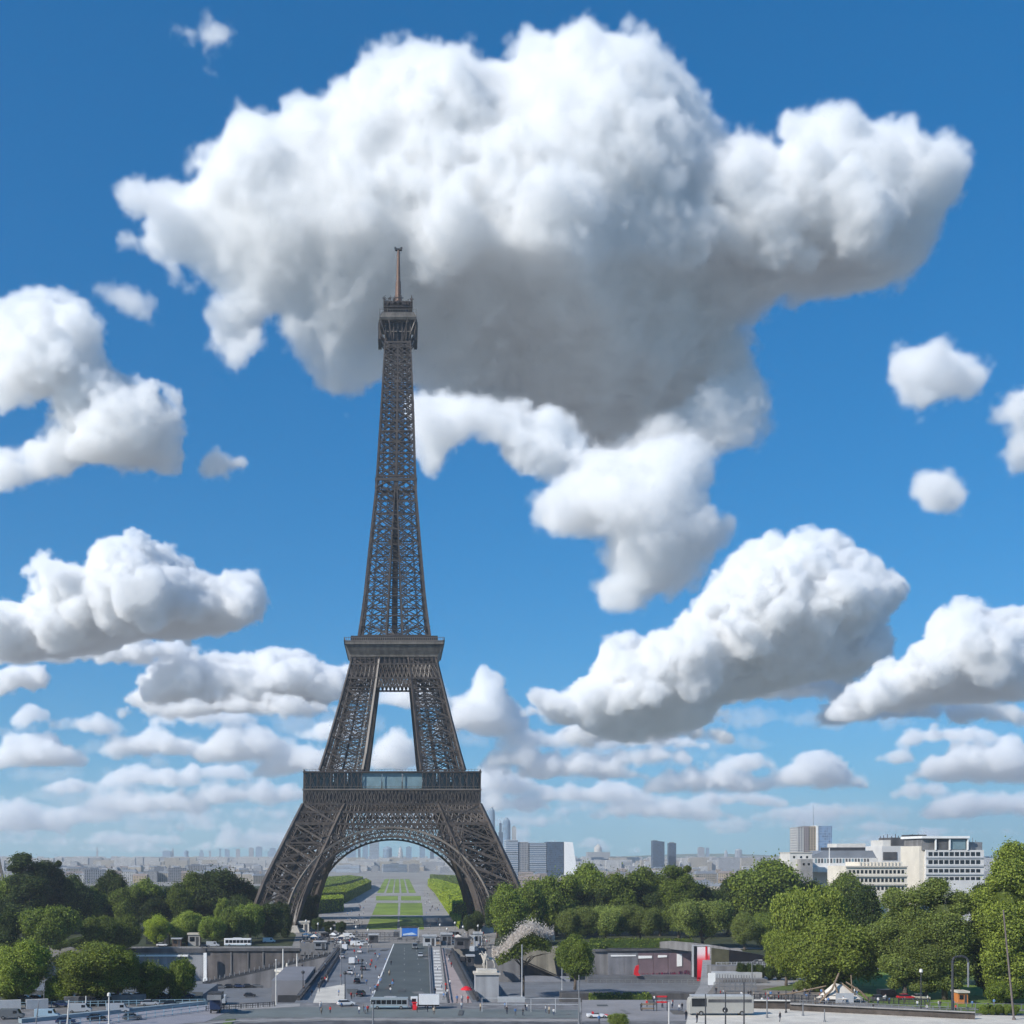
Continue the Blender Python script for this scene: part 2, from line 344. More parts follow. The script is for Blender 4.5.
CXT = [(932,-8),(804,-6.3),(680,-4),(544,-3),(404,-.7),(246,.5)]
cz = [zy(a) for a, b in CXT]; cc = [b*(TY-o_(zy(a)))/FPX for a, b in CXT]
def shear(mb):
    mb.v = [(x + float(np.interp(z, cz, cc)), y, z) for x, y, z in mb.v]; return mb
tower = thing('iron_lattice_tower', 'tall brown iron lattice tower standing over the park on four arched legs', 'tower', (0, TY, 0))
def rot4(k): return Matrix.Rotation(k*math.pi/2, 4, 'Z')
def lattice(mb, A, B, z0, z1, n, w, diag=True, horiz=True, m=0, geo=True):
    """X-bracing between two chords A(z), B(z)"""
    zs = [z0+(z1-z0)*(k/n)**(.92 if geo else 1) for k in range(n+1)]
    for k in range(n):
        a, b, c, d = A(zs[k]), B(zs[k]), A(zs[k+1]), B(zs[k+1])
        if diag: mb.bar(a, d, w, m); mb.bar(b, c, w, m)
        if horiz: mb.bar(a, b, w, m)
def chord(mb, A, z0, z1, n, w0, w1, m=0):
    for k in range(n):
        a = z0+(z1-z0)*k/n; b = z0+(z1-z0)*(k+1)/n
        mb.bar(A(a), A(b), w0+(w1-w0)*k/n, m, w0+(w1-w0)*(k+1)/n)
zP1b, zP1t = zy(804), zy(770)
def leg_mesh(z0, z1, cw, npan, fine):
    mb = MB()
    def pt(a, b): return lambda z: Vector(((o_(z) if a else i_(z)), -(o_(z) if b else i_(z)), z))
    cs = {(a,b): pt(a,b) for a in (0,1) for b in (0,1)}
    for key, f in cs.items(): chord(mb, f, z0, z1, 8, cw[0], cw[1], 0)
    for p, q in (((0,1),(1,1)), ((1,1),(1,0)), ((0,0),(1,0)), ((0,1),(0,0))):
        lattice(mb, cs[p], cs[q], z0, z1, npan, cw[0]*.42)
        A, B = cs[p], cs[q]
        # mid chord and secondary webs
        Mf = lambda z, A=A, B=B: (A(z)+B(z))/2
        Q1 = lambda z, A=A, B=B: A(z)*.85+B(z)*.15
        Q2 = lambda z, A=A, B=B: A(z)*.15+B(z)*.85
        chord(mb, Q1, z0, z1, 8, cw[0]*.3, cw[1]*.3, 0); chord(mb, Q2, z0, z1, 8, cw[0]*.3, cw[1]*.3, 0)
        lattice(mb, A, Q1, z0, z1, fine*2, cw[0]*.16); lattice(mb, Q2, B, z0, z1, fine*2, cw[0]*.16)
        lattice(mb, Q1, Mf, z0, z1, fine, cw[0]*.17); lattice(mb, Mf, Q2, z0, z1, fine, cw[0]*.17)
    # lift rails and stairs running up inside the leg
    for t in (.35, .65):
        f = lambda z, t=t: Vector((i_(z)+(o_(z)-i_(z))*t, -(i_(z)+(o_(z)-i_(z))*.5), z))
        chord(mb, f, z0, z1, 8, cw[0]*.5, cw[1]*.5, 0)
    return mb
for k in range(4):
    M = rot4(k)
    mb = MB().join(leg_mesh(0.0, zP1b, (2.3, 1.5), 6, 14), M); lg = shear(mb).build('leg', [IRON], tower)
    # masonry footing under each corner of the leg
    for a in (0,1):
        for b in (0,1):
            x = o_(0) if a else i_(0); y = o_(0) if b else i_(0); ft = MB()
            ft.sideslab([(-y-3.5,0.01),(-y+3.5,0.01),(-y+2.2,3.2),(-y-2.2,3.2)], x-3, x+3)
            ft.xf(M); shear(ft).build('masonry_foot', STONE, lg)
    mb = MB().join(leg_mesh(zP1t, zy(644), (1.25, .95), 8, 15), M); shear(mb).build('upper_leg', [IRON], tower)
# arches, one per face
R_IN, R_OUT = 46.2, 50.8
def facept(x, z, dy=0): return Vector((x, -(o_(z)) + dy, z))
for k in range(4):
    M = rot4(k); mb = MB(); n = 46; pr = None
    for j in range(n+1):
        a = R(2) + (math.pi - R(4))*j/n
        row = []
        for r, dy in ((R_IN,-.6),(R_IN,3.6),(R_OUT,-.6),(R_OUT,3.6)):
            x = r*math.cos(a); z = max(.5, r*math.sin(a)); row.append(facept(x, z, dy))
        if pr:
            for c, w_ in ((0,1.0),(1,.9),(2,1.0),(3,.6)): mb.bar(pr[c], row[c], w_, 1 if c == 2 else 0)  # outer chord in paler iron: the rim highlight is put into the colour
            mb.add([pr[0], row[0], row[1], pr[1]], [(0,1,2,3)], 1)          # soffit plate
            mb.bar(pr[0], row[2], .3); mb.bar(pr[2], row[0], .3)
            mb.bar((pr[0]+pr[2])/2, (row[0]+row[2])/2, .4)
        mb.bar(row[0], row[2], .42); mb.bar(row[1], row[3], .3)
        pr = row
    shear(mb.xf(M)).build('arch', [IRON, IRON_L], tower)
    # spandrel webs between arch and girder
    sp = MB(); zt = zy(824)
    xs = np.linspace(-46, 46, 45); last = None
    for x in xs:
        zb = math.sqrt(max(0, (R_OUT+.6)**2 - x*x)); lim = i_(min(zt, max(zb, 1)))
        if zb >= zt - .6 or abs(x) > i_(zb)+1.5: last = None; continue
        zb = max(zb, 4); sp.bar(facept(x, zb), facept(x, zt), .38)
        if last is not None:
            sp.bar(facept(last[0], last[1]), facept(x, zt), .28); sp.bar(facept(x, zb), facept(last[0], zt), .28)
        last = (x, zb)
    def ring(cx_, cz_, r_):
        pts = [facept(cx_+r_*math.cos(t), cz_+r_*math.sin(t), -.7) for t in np.linspace(0, 2*math.pi, 17)]
        for q in range(16): sp.bar(pts[q], pts[q+1], .55)
        pts = [facept(cx_+r_*.62*math.cos(t), cz_+r_*.62*math.sin(t), -.5) for t in np.linspace(0, 2*math.pi, 13)]
        sp.add(pts[:-1], [tuple(range(12))], 1)
    for sx in (-1, 1):
        for cx_, r_ in ((32, 2.6), (27.8, 1.8), (24.4, 1.4)): ring(sx*cx_, math.sqrt((R_OUT+.9+r_)**2-cx_*cx_), r_)
    for x in np.arange(-20, 20.1, 1.6):
        zb = math.sqrt((R_OUT+.6)**2-x*x)
        if zb < zt-.4: sp.bar(facept(x, zb), facept(x, zt), .34)
    shear(sp.xf(M)).build('spandrel', [IRON, IRON_D], tower)
# first platform
pl = MB(); zA, zB, zC, zD = zy(824), zy(804), zy(790), zy(772.5)
for k in range(4):
    M = rot4(k); t = MB(); n = 26
    for z0, z1, n, w_ in ((zA, (zA+zB)/2+1, 30, .5), ((zA+zB)/2+1, zB, 44, .35)):
        for j in range(n):
            f0 = -1+2*j/n; f1 = -1+2*(j+1)/n
            a, b, c, d = facept(o_(z0)*f0, z0), facept(o_(z0)*f1, z0), facept(o_(z1)*f0, z1), facept(o_(z1)*f1, z1)
            t.bar(a, d, w_); t.bar(b, c, w_); t.bar(a, c, w_*.8)
            dy = Vector((0, 3.0, 0)); t.bar(a+dy, d+dy, w_*.8); t.bar(b+dy, c+dy, w_*.8)
        t.bar(facept(-o_(z0), z0), facept(o_(z0), z0), 1.1); t.bar(facept(-o_(z1), z1), facept(o_(z1), z1), .9)
    shear(t.xf(M)).build('lattice_girder', [IRON], tower)
H1 = o_(zB)
for k in range(4):
    M = rot4(k); t = MB()
    t.box(-H1, -H1+.35, zB-.2, H1, -H1+1.0, zC, 0)                       # frieze plate
    for x in np.arange(-H1+.9, H1-.5, 1.75):                              # brackets
        t.box(x-.2, -H1-.35, zB-.2, x+.2, -H1+.35, zC-.3, 0)
        t.box(x+.25, -H1+.2, zB+1.2, x+1.45, -H1+.34, zC-1.6, 1)
    nx_ = 44
    for j in range(nx_):
        a = -H1+2*H1*j/nx_; b = -H1+2*H1*(j+1)/nx_; t.bar((a,-H1-.1,zB+.2),(b,-H1-.1,zC-.6),.22,2); t.bar((b,-H1-.1,zB+.2),(a,-H1-.1,zC-.6),.22,2)
    for j in range(30):
        a = -H1+2*H1*j/30; b = -H1+2*H1*(j+1)/30
        if abs((a+b)/2) > 15.5: t.bar((a,-H1+.1,zC+.5),(b,-H1+.1,zD-.7),.2,0); t.bar((b,-H1+.1,zC+.5),(a,-H1+.1,zD-.7),.2,0)
    t.box(-H1-.5, -H1-.6, zC-.3, H1+.5, -H1+1.0, zC+.45, 2)               # ledge
    t.box(-H1-.3, -H1-.45, zD-.5, H1+.3, -H1+7, zD+.15, 0)                # gallery roof
    for x in [q_ for q_ in np.linspace(-H1, H1, 27) if abs(q_) > 15.5]+[-15.3,-5.1,5.1,15.3]:
        t.box(x-.18, -H1-.2, zC+.45, x+.18, -H1+.2, zD-.5, 0)
    t.box(-H1, -H1-.25, zC+1.6, H1, -H1-.13, zC+1.75, 2)                  # handrail
    for x in np.linspace(-H1, H1, 90): t.box(x-.05, -H1-.22, zC+.45, x+.05, -H1-.15, zC+1.6, 0)
    shear(t.xf(M)).build('gallery', [IRON, IRON_D, IRON_L], tower)
    gx = 15.3
    for j in range(3):
        q = MB().box(-gx+j*10.2+.25, -H1+1.3, zC+.7, -gx+(j+1)*10.2-.25, -H1+1.5, zD-.7); shear(q.xf(M)).build('window', [GLASS_B], tower)
    for sx in (-1, 1):
        for j in range(4):
            x0 = gx+j*7.1; q = MB().box(sx*(x0+.2) if sx > 0 else -(x0+6.9), -H1+1.6, zC+.5, sx*(x0+6.9) if sx > 0 else -(x0+.2), -H1+1.9, zD-.6)
            shear(q.xf(M)).build('window', [GLASS_D], tower)
f = MB()
for k in range(4):
    f.join(MB().box(-H1+.4, -H1+1.01, zB+1, H1-.4, -14, zB+1.6).xf(Matrix.Identity(4)), rot4(k)) if k % 2 == 0 else f.join(MB().box(-14+.01, -H1+1.01, zB+1, 14-.01, -14, zB+1.6), rot4(k))
shear(f).build('deck', [IRON_D], tower)
rl = MB()
for k in range(4):
    for x in np.linspace(-H1, H1, 60): rl.join(MB().box(x-.06, -H1-.1, zD+.15, x+.06, -H1+.02, zD+1.1), rot4(k))
    rl.join(MB().box(-H1, -H1-.12, zD+1.1, H1, -H1+.04, zD+1.22), rot4(k))
shear(rl).build('roof_railing', [IRON], tower)
# second platform
zE, zF, zG_, zH, zI = zy(686.5), zy(678), zy(664), zy(657), zy(646)
zJ = zy(637); H2 = 49.5*(TY-26)/FPX; H2b = 43.2*(TY-23)/FPX
for k in range(4):
    M = rot4(k); t = MB()
    for z0, z1, n, w_, lim in (((zE, zF, 12, .4, 'i'), (zF, zG_, 22, .5, 'o')) if k == 0 else ((zF, zG_, 22, .5, 'o'),)):
        for j in range(n):
            f0 = -1+2*j/n; f1 = -1+2*(j+1)/n; h0 = i_(z0) if lim == 'i' else o_(z0); h1 = i_(z1) if lim == 'i' else o_(z1)
            a, b, c, d = facept(h0*f0, z0), facept(h0*f1, z0), facept(h1*f0, z1), facept(h1*f1, z1)
            t.bar(a, d, w_); t.bar(b, c, w_); t.bar(a, c, w_*.7)
        t.bar(facept(-h0, z0), facept(h0, z0), .9); t.bar(facept(-h1, z1), facept(h1, z1), .8)
    if k == 0: t.bar(facept(-i_(zE), (zE+zF)/2), facept(i_(zE), (zE+zF)/2), .5)
    # small arcade below the cove
    for x in np.linspace(-o_(zG_), o_(zG_), 19): t.box(x-.16, -o_(zG_)-.1, zG_, x+.16, -o_(zG_)+.25, zH+.2)
    t.box(-o_(zG_)+.6, -o_(zG_)+1.1, zG_, o_(zG_)-.6, -o_(zG_)+1.6, zH, 1)  # dark panel paints the shade inside the arcade
    shear(t.xf(M)).build('lattice_girder', [IRON, IRON_D], tower)
cv = MB(); prof = [(H2b, zH), (H2b+.2, zH+1.0), (H2b+1.4, (zH+zI)/2), (H2-.3, zI-.3), (H2, zI)]
for a, b in zip(prof, prof[1:]):
    for k in range(4):
        q = [(-a[0],-a[0],a[1]),(a[0],-a[0],a[1]),(b[0],-b[0],b[1]),(-b[0],-b[0],b[1])]
        cv.add([rot4(k) @ Vector(p) for p in q], [(0,1,2,3)])
cv.add([(-H2b,-H2b,zH),(H2b,-H2b,zH),(H2b,H2b,zH),(-H2b,H2b,zH)], [(3,2,1,0)])
cv.add([(-H2,-H2,zI),(H2,-H2,zI),(H2,H2,zI),(-H2,H2,zI)], [(0,1,2,3)])
shear(cv).build('cove', [COVE], tower)
bl = MB(); hb = H2+.35
for k in range(4):
    M = rot4(k); q = MB()
    q.box(-hb, -hb, zI+.01, hb, -hb+.5, zI+1.5, 1); q.box(-hb-.2, -hb-.2, zI+1.5, hb+.2, -hb+.6, zI+1.9, 0)
    for x in np.linspace(-hb, hb, 48): q.box(x-.09, -hb+.1, zI+1.9, x+.09, -hb+.25, zI+3.4, 0)
    q.box(-hb, -hb+.05, zI+3.4, hb, -hb+.3, zI+3.6, 0)
    bl.join(q, M)
bl.box(-H2+3, -H2+3, zI+.02, H2-3, H2-3, zJ, 2)
shear(bl).build('balcony', [IRON_L, COVE, IRON_D], tower)
# upper shaft
def shaft_face(mb, z0, z1, n, w_, core=True):
    oo = lambda s: (lambda z: facept(s*o_(z), z)); ii = lambda s: (lambda z: facept(s*i_(z), z))
    zs = []; z = z0
    while z < z1: zs.append(z); z += max(2.6, o_(z)*.62)
    zs.append(z1)
    for a, b in zip(zs, zs[1:]):
        for s in (-1, 1):
            A, B, A2, B2 = oo(s)(a), ii(s)(a), oo(s)(b), ii(s)(b)
            mb.bar(A, B2, w_); mb.bar(B, A2, w_); mb.bar(A, B, w_*1.1)
            m1 = (A+B2)/2; mb.bar((A+A2)/2, (B+B2)/2, w_*.55); mb.bar((A+A2)/2, (A+B)/2, w_*.5); mb.bar((B+B2)/2, (A2+B2)/2, w_*.5)
            mb.bar((A+A2)/2, (A2+B2)/2, w_*.5); mb.bar((B+B2)/2, (A+B)/2, w_*.5)
        if i_(a) > 1: mb.bar(ii(-1)(a), ii(1)(a), w_)
sh = MB(); z0, z1 = zJ, zy(343)
for k in range(4):
    t = MB(); shaft_face(t, z0, z1, 0, .5)
    t.join(MB()); sh.join(t, rot4(k))
    # inner web plane, seen through the outer one
    t = MB(); zz = z0
    while zz < z1-3:
        h = o_(zz)*.42; h2 = o_(zz+4)*.42
        t.bar((-h,-h,zz),(h2,-h2,zz+4),.24); t.bar((h,-h,zz),(-h2,-h2,zz+4),.24); t.bar((-h,-h,zz),(h,-h,zz),.22); zz += 4
    zz = z0+2
    while zz < z1-3:
        h = o_(zz)*.8; h2 = o_(zz+5)*.8; y_ = o_(zz)*.72
        for s in (-1, 1): t.bar((s*h*.15,-y_,zz),(s*h2,-y_,zz+5),.3); t.bar((s*h,-y_,zz),(s*h2*.15,-y_,zz+5),.3)
        zz += 5
    sh.join(t, rot4(k))
for sx in (-1, 1):
    for sy in (-1, 1):
        chord(sh, lambda z: Vector((sx*o_(z), sy*o_(z), z)), z0, z1, 20, 1.25, .75)
for k in range(4):
    for s in (-1, 1):
        t = MB(); chord(t, lambda z: facept(s*max(i_(z), .25), z), z0, z1, 16, .8, .45); sh.join(t, rot4(k))
shear(sh).build('shaft', [IRON], tower)
co = MB(); co.box(-1.5, -1.2, zJ, 1.5, 1.2, zy(480), 0)
for z in np.arange(zJ, zy(480), 3.0): co.box(-1.7, -1.35, z, 1.7, 1.35, z+.3, 1)
for s in (-1,1): co.bar((s*.9, 0, zy(480)), (s*.6, 0, z1), .5)
shear(co).build('lift_shaft', [IRON_D, IRON], tower)
md = MB(); fn = MB()
for k in range(4):
    zc = zy(480); h = o_(zc)+.6; q = MB().box(-h, -h-.2, zc-.4, h, -h+.3, zc+1.0); q.box(-h, -h-.25, zc+2.2, h, -h-.1, zc+2.4)
    for t_ in np.linspace(0, 1, 9)[:-1]:
        x0 = -h+2*h*t_; x1 = -h+2*h*(t_+1/8); q.bar((x0, -h, zc-.4-4*(abs(t_-.5)*2)**2), (x1, -h, zc-.4-4*(abs(t_+1/8-.5)*2)**2), .5)
    md.join(q, rot4(k)); q = MB()
    # fan bars above the second platform
    zj = zJ; hh = o_(zj)
    for s in (-1, 1):
        for u in (.25, .5, .75, 1.0): q.bar((0, -hh, zj+1), (s*hh*u, -o_(zj+9+5*u)+.2, zj+9-3*u), .4)
    q.box(-hh, -hh-.1, zj, hh, -hh+.3, zj+1.2)
    fn.join(q, rot4(k))
shear(fn).build('fan_bracing', [IRON], tower)
shear(md).build('intermediate_platform', [IRON], tower)
# top
tp = MB(); zq = zy(342); zr = zy(322); zs_ = zy(314); ztt = zy(301); hq = o_(zq)
tp.box(-hq*.9, -hq*.9, zq, hq*.9, hq*.9, zr, 1)
for k in range(4):
    q = MB()
    for x in np.linspace(-hq, hq, 7): q.box(x-.3, -hq-.1, zq, x+.3, -hq+.5, zr, 0)
    q.box(-hq-.4, -hq-.5, zq-.6, hq+.4, -hq+.4, zq+.3, 0)
    q.box(-hq, -hq+.05, zq+(zr-zq)*.5, hq, -hq+.2, zq+(zr-zq)*.5+.5, 2)
    hd = 9.9
    for x in (-hd+.5, -hd*.5, hd*.5, hd-.5):
        pts = [(x*.62 + x*.38*t, -hq-(hd-hq)*math.sin(t*math.pi/2)**.6, zq+1+(zr-zq-1)*t) for t in np.linspace(0, 1, 6)]
        for a, b in zip(pts, pts[1:]): q.bar(a, b, .55)
    tp.join(q, rot4(k))
shear(tp).build('top_cabin', [IRON, IRON_D, IRON_L], tower)
for s in (-1, 1):
    sd_ = MB()
    sd_.box(s*9.6-.9, -6, zr-9.5, s*9.6+.9, 6, zr, 0)
    sd_.box(s*9.6-.4, -6.3, zr-9.0, s*9.6+.4, -6.02, zr-.5, 1)
    shear(sd_).build('side_fairing', [IRON_D, IRON], tower)
dk = MB(); dk.add([(-9.2,-9.2,zr),(9.2,-9.2,zr),(9.2,9.2,zr),(-9.2,9.2,zr),(-9.9,-9.9,zr+1.2),(9.9,-9.9,zr+1.2),(9.9,9.9,zr+1.2),(-9.9,9.9,zr+1.2),(-8.4,-8.4,zs_),(8.4,-8.4,zs_),(8.4,8.4,zs_),(-8.4,8.4,zs_)],
   [(3,2,1,0),(0,1,5,4),(1,2,6,5),(2,3,7,6),(3,0,4,7),(4,5,9,8),(5,6,10,9),(6,7,11,10),(7,4,8,11),(8,9,10,11)])
for s in range(4):
    q = MB().box(-9.7, -9.75, zr+1.3, 9.7, -9.55, zr+1.5, 0)
    for x in np.linspace(-9.7, 9.7, 15): q.box(x-.07, -9.75, zr+1.3, x+.07, -9.6, zs_+.8, 0)
    q.box(-9.7, -9.75, zs_+.8, 9.7, -9.6, zs_+1.0, 0); dk.join(q, rot4(s))
shear(dk).build('top_deck', [COVE], tower)
up = MB(); up.box(-5.6,-5.6,zs_,5.6,5.6,zs_+3.2,1); up.box(-7.4,-7.4,zs_+3.2,7.4,7.4,zs_+3.9,0); up.box(-4.8,-4.8,zs_+3.9,4.8,4.8,ztt-.8,1); up.box(-7.8,-7.8,ztt-1.4,7.8,7.8,ztt-.9,0)
r5 = random.Random(5)
for _ in range(70):
    x = r5.uniform(-7.9,7.9); y = r5.choice((-7.9, r5.uniform(-7.9,7.9))); z = r5.choice((zs_+3.9, ztt-.9)); h = r5.uniform(.8,3.2); up.box(x-.12,y-.12,z,x+.12,y+.12,z+h,0)
    if r5.random() < .4: up.box(x-.9,y-.2,z+h*.5,x+.9,y+.2,z+h*.5+.35,0)
shear(up).build('equipment_gallery', [IRON, IRON_D], tower)
an = MB(); za = zy(243.5)
an.cyl((0,0,ztt-1),(0,0,ztt+4),2.2,1.8,8); an.cyl((0,0,ztt+4),(0,0,ztt+13),1.6,1.35,8); an.cyl((0,0,ztt+13),(0,0,za-1.5),1.0,.7,8)
for z in np.arange(ztt-.5, ztt+22, 1.5):
    r_ = 2.0-(z-ztt)*.05; an.bar((-r_,0,z),(r_,0,z),.3); an.bar((0,-r_,z),(0,r_,z),.3)
shear(an).build('antenna', [RUST], tower)
ac = MB(); ac.box(-1.9,-.8,za-1.6,1.9,.8,za-.7); ac.box(-2.2,-.5,za-.7,-1.2,.5,za+.1); ac.box(1.0,-.5,za-.7,2.1,.5,za+.1)
shear(ac).build('antenna_head', [DGREY], tower)
# fragment of another iron foot at the far left edge
ft = thing('iron_pylon', 'grey iron pylon tip rising at the far left edge above the trees', 'pylon', tuple(G(-6, 905)))
q = MB(); Yp = YG(905); kx = Yp/FPX
for s, bx in ((-1, -14), (1, 14)): q.bar((bx*kx, 0, 0), ((1 if s>0 else -1)*1.2*kx, 0, 66*kx), 2.2, 0, 1.0)
for j in range(12):
    t0, t1 = j/12, (j+1)/12; x0 = 14-12.8*t0; x1 = 14-12.8*t1
    q.bar((-x0*kx,0,66*kx*t0),(x1*kx,0,66*kx*t1),.9); q.bar((x0*kx,0,66*kx*t0),(-x1*kx,0,66*kx*t1),.9)
q.build('lattice', [IRON_L], ft); MB().box(-1.6*kx,-1,66*kx,1.6*kx,1,68*kx).build('cap', [IRON_L], ft)
# ------------------------------------------------------------------ far city
F_CREAM = facade('facade_cream', (.36,.32,.26), (.06,.065,.075), 3.0, 3.1)
F_WHITE = facade('facade_white', (.44,.43,.41), (.08,.09,.11), 3.2, 3.1)
F_GREY = facade('facade_grey', (.30,.30,.31), (.05,.06,.075), 3.0, 3.2)
F_TAN = facade('facade_tan', (.34,.27,.19), (.06,.06,.06), 3.2, 3.2)
F_BAND = facade('facade_band', (.42,.44,.47), (.06,.09,.13), 40., 3.4, ww=1.2)
F_BLUE = facade('facade_blue_glass', (.20,.27,.34), (.07,.13,.2), 2.2, 3.6, ww=.8, gloss=.1)
F_DARK = facade('facade_dark_glass', (.05,.07,.10), (.03,.05,.085), 2.2, 3.6, ww=.8, gloss=.1)
ZINC = mat('zinc_roof', (.20,.22,.25), .6, 0, .2, .1); TILE = mat('dull_roof', (.24,.2,.18), .8, 0, .25, .1)
def block_mesh(kind, w_, d, h, r_):
    """one city block house: body, mansard or flat roof, chimneys"""
    b = MB(); x, y = w_/2, d/2
    b.box(-x,-y,0,x,y,h,0)
    rf = MB()
    if kind == 'mansard':
        rf.add([(-x-.3,-y-.3,h),(x+.3,-y-.3,h),(x+.3,y+.3,h),(-x-.3,y+.3,h),(-x+2,-y+2,h+4.2),(x-2,-y+2,h+4.2),(x-2,y-2,h+4.2),(-x+2,y-2,h+4.2)],
               [(0,1,5,4),(1,2,6,5),(2,3,7,6),(3,0,4,7),(4,5,6,7)])
        for k in range(3): cx = -x+w_*(.15+.35*k); rf.box(cx-.5,-2,h+3,cx+.5,2,h+6.5)
    elif kind == 'flat':
        rf.box(-x-.3,-y-.3,h,x+.3,y+.3,h+.9); rf.box(-x*.4,-y*.4,h+.9,x*.3,y*.3,h+3.5)
    else:
        rf.add([(-x-.4,-y-.4,h),(x+.4,-y-.4,h),(x+.4,y+.4,h),(-x-.4,y+.4,h),(-x-.4,0,h+4.5),(x+.4,0,h+4.5)],[(0,1,5,4),(2,3,4,5),(1,2,5),(3,0,4)])
        rf.box(x*.4,-1,h+2,x*.4+1,1,h+6)
    return b, rf
PROTO = []
for i, (kd, w_, d, h, fm, rm, nm, desc) in enumerate([
    ('mansard',34,16,19,F_CREAM,ZINC,'apartment_block','cream'), ('mansard',26,14,22,F_WHITE,ZINC,'apartment_block','white'),
    ('flat',44,15,24,F_WHITE,TILE,'apartment_block','white flat-roofed'), ('flat',30,18,28,F_GREY,ZINC,'apartment_block','grey flat-roofed'),
    ('gable',28,14,15,F_TAN,TILE,'apartment_block','tan gabled'), ('flat',60,14,21,F_BAND,ZINC,'apartment_block','long banded')]):
    b, rf = block_mesh(kd, w_, d, h, rnd); PROTO.append((b, rf, fm, rm, nm, desc, w_, d))
made = {}
def place_block(i, x, y, sc, rz, label, group):
    b, rf, fm, rm, nm, desc, w_, d = PROTO[i]
    if i not in made:
        o = thing(nm, label, 'building', (x,y,0), rz, group); b.build('wall', [fm], o); rf.build('roof', [rm], o); made[i] = o; o.scale = sc; return o
    return dup(made[i], (x,y,0), rz, label, group, sc)
DESC = {0:'cream apartment block with grey mansard roof', 1:'white apartment block with grey mansard roof', 2:'wide white flat-roofed apartment block', 3:'tall grey flat-roofed apartment block', 4:'tan gabled house block', 5:'long banded slab block'}
def field(n, px0, px1, d0, d1, where, group, kinds, hs=(.8,1.2), seed=1, skip=None):
    r_ = random.Random(seed); k = 0
    rows = max(1, int(math.sqrt(n*.55)))
    for j in range(rows):
        dist = d0*(d1/d0)**(j/max(1,rows-1)); m = n//rows
        for q in range(m):
            px = px0+(px1-px0)*(q+r_.uniform(.05,.95))/m; Y = dist*r_.uniform(.95,1.05)
            if skip and skip(px): continue
            i = r_.choice(kinds); s = r_.uniform(*hs)
            place_block(i, (px-VX)/FPX*Y, Y, (s*r_.uniform(.9,1.4), s, s*r_.uniform(.75,1.2)), r_.uniform(-.35,.35), DESC[i]+' '+where, group)
field(170, 58, 275, 1750, 3600, 'in the distant town left of the tower', 'distant town blocks left of the tower', [0,1,2,3,4,0,4], (.45,.75), 2)
field(96, 505, 800, 1000, 2800, 'in the town right of the tower', 'town blocks above the trees right of the tower', [0,4,4,2,4,0], (.45,.75), 3)
field(34, 300, 480, 3000, 4600, 'beyond the park seen through the arch', 'town blocks beyond the park under the arch', [5,2,3,1,0], (.5,.8), 4)
# the rest of the town: too far to tell one house from another
fc = MB(); r_ = random.Random(11)
for _ in range(2600):
    Y = 3300*(10000/3300)**r_.random(); px = r_.uniform(-60, 1090)
    x = (px-VX)/FPX*Y; w_ = r_.uniform(18,70); d = r_.uniform(14,24); h = r_.choice((12,16,20,24,28,34))*(.8+Y/14000)
    fc.box(x-w_/2, Y-d/2, 0, x+w_/2, Y+d/2, h, r_.choice((0,0,1,2)))
o = fc.build('distant_town', [F_WHITE, F_CREAM, F_GREY]); o['kind'] = 'stuff'; o['label'] = 'far pale town along the horizon'
# low ridge at right horizon
hl = MB(); n = 40
for j in range(n):
    x0 = 900+j*110; hh = [max(2, 62*math.exp(-((x-2300)/900)**2)+28*math.exp(-((x-1200)/500)**2)+6*math.sin(x*.004)) for x in (x0, x0+110)]
    hl.add([(x0,7600,0),(x0+110,7600,0),(x0+110,8200,hh[1]),(x0,8200,hh[0]),(x0,8900,0),(x0+110,8900,0)], [(0,1,2,3),(3,2,5,4)])
hl.build('hills', mat('far_hill', (.09,.12,.07), .9, 0, .4, .004))['kind'] = 'structure'
# high-rise towers
def highrise(px0, px1, ptop, Y, m, label, kind='flat', base=858, group=None, cat='tower block'):
    k = Y/FPX; x0, x1 = (px0-VX)*k, (px1-VX)*k; h = CH+(VY-ptop)*k; w_ = x1-x0; d = w_*.8
    o = thing('high_rise', label, cat, ((x0+x1)/2, Y, 0), 0, group); b = MB()
    if kind == 'flat': b.box(-w_/2,-d/2,0,w_/2,d/2,h); t = MB().box(-w_*.3,-d*.3,h,w_*.25,d*.3,h+h*.03)
    elif kind == 'slant': b.slab([(-w_/2,0),(w_/2,0),(w_/2,h*.96),(-w_/2,h)], -d/2, d/2); t = MB().box(-w_*.4,-d*.4,h*.99,-w_*.1,d*.4,h*1.01)
    elif kind == 'round': b.lathe([(w_/2,0),(w_/2,h*.9),(w_*.42,h*.96),(w_*.2,h)], 16); t = MB().lathe([(w_*.19,h),(w_*.1,h*1.02)], 10)
    elif kind == 'spire': b.lathe([(w_/2,0),(w_*.48,h*.6),(w_*.36,h*.85),(w_*.12,h)], 14); t = MB().cyl((0,0,h),(0,0,h*1.05),w_*.05)
    elif kind == 'step': b.box(-w_/2,-d/2,0,w_/2,d/2,h*.8); b.box(-w_*.3,-d*.3,h*.8,w_*.3,d*.3,h); t = MB().cyl((0,0,h),(0,0,h*1.06),w_*.03)
    b.build('wall', [m], o); t.build('roof_plant', [ZINC], o); return o
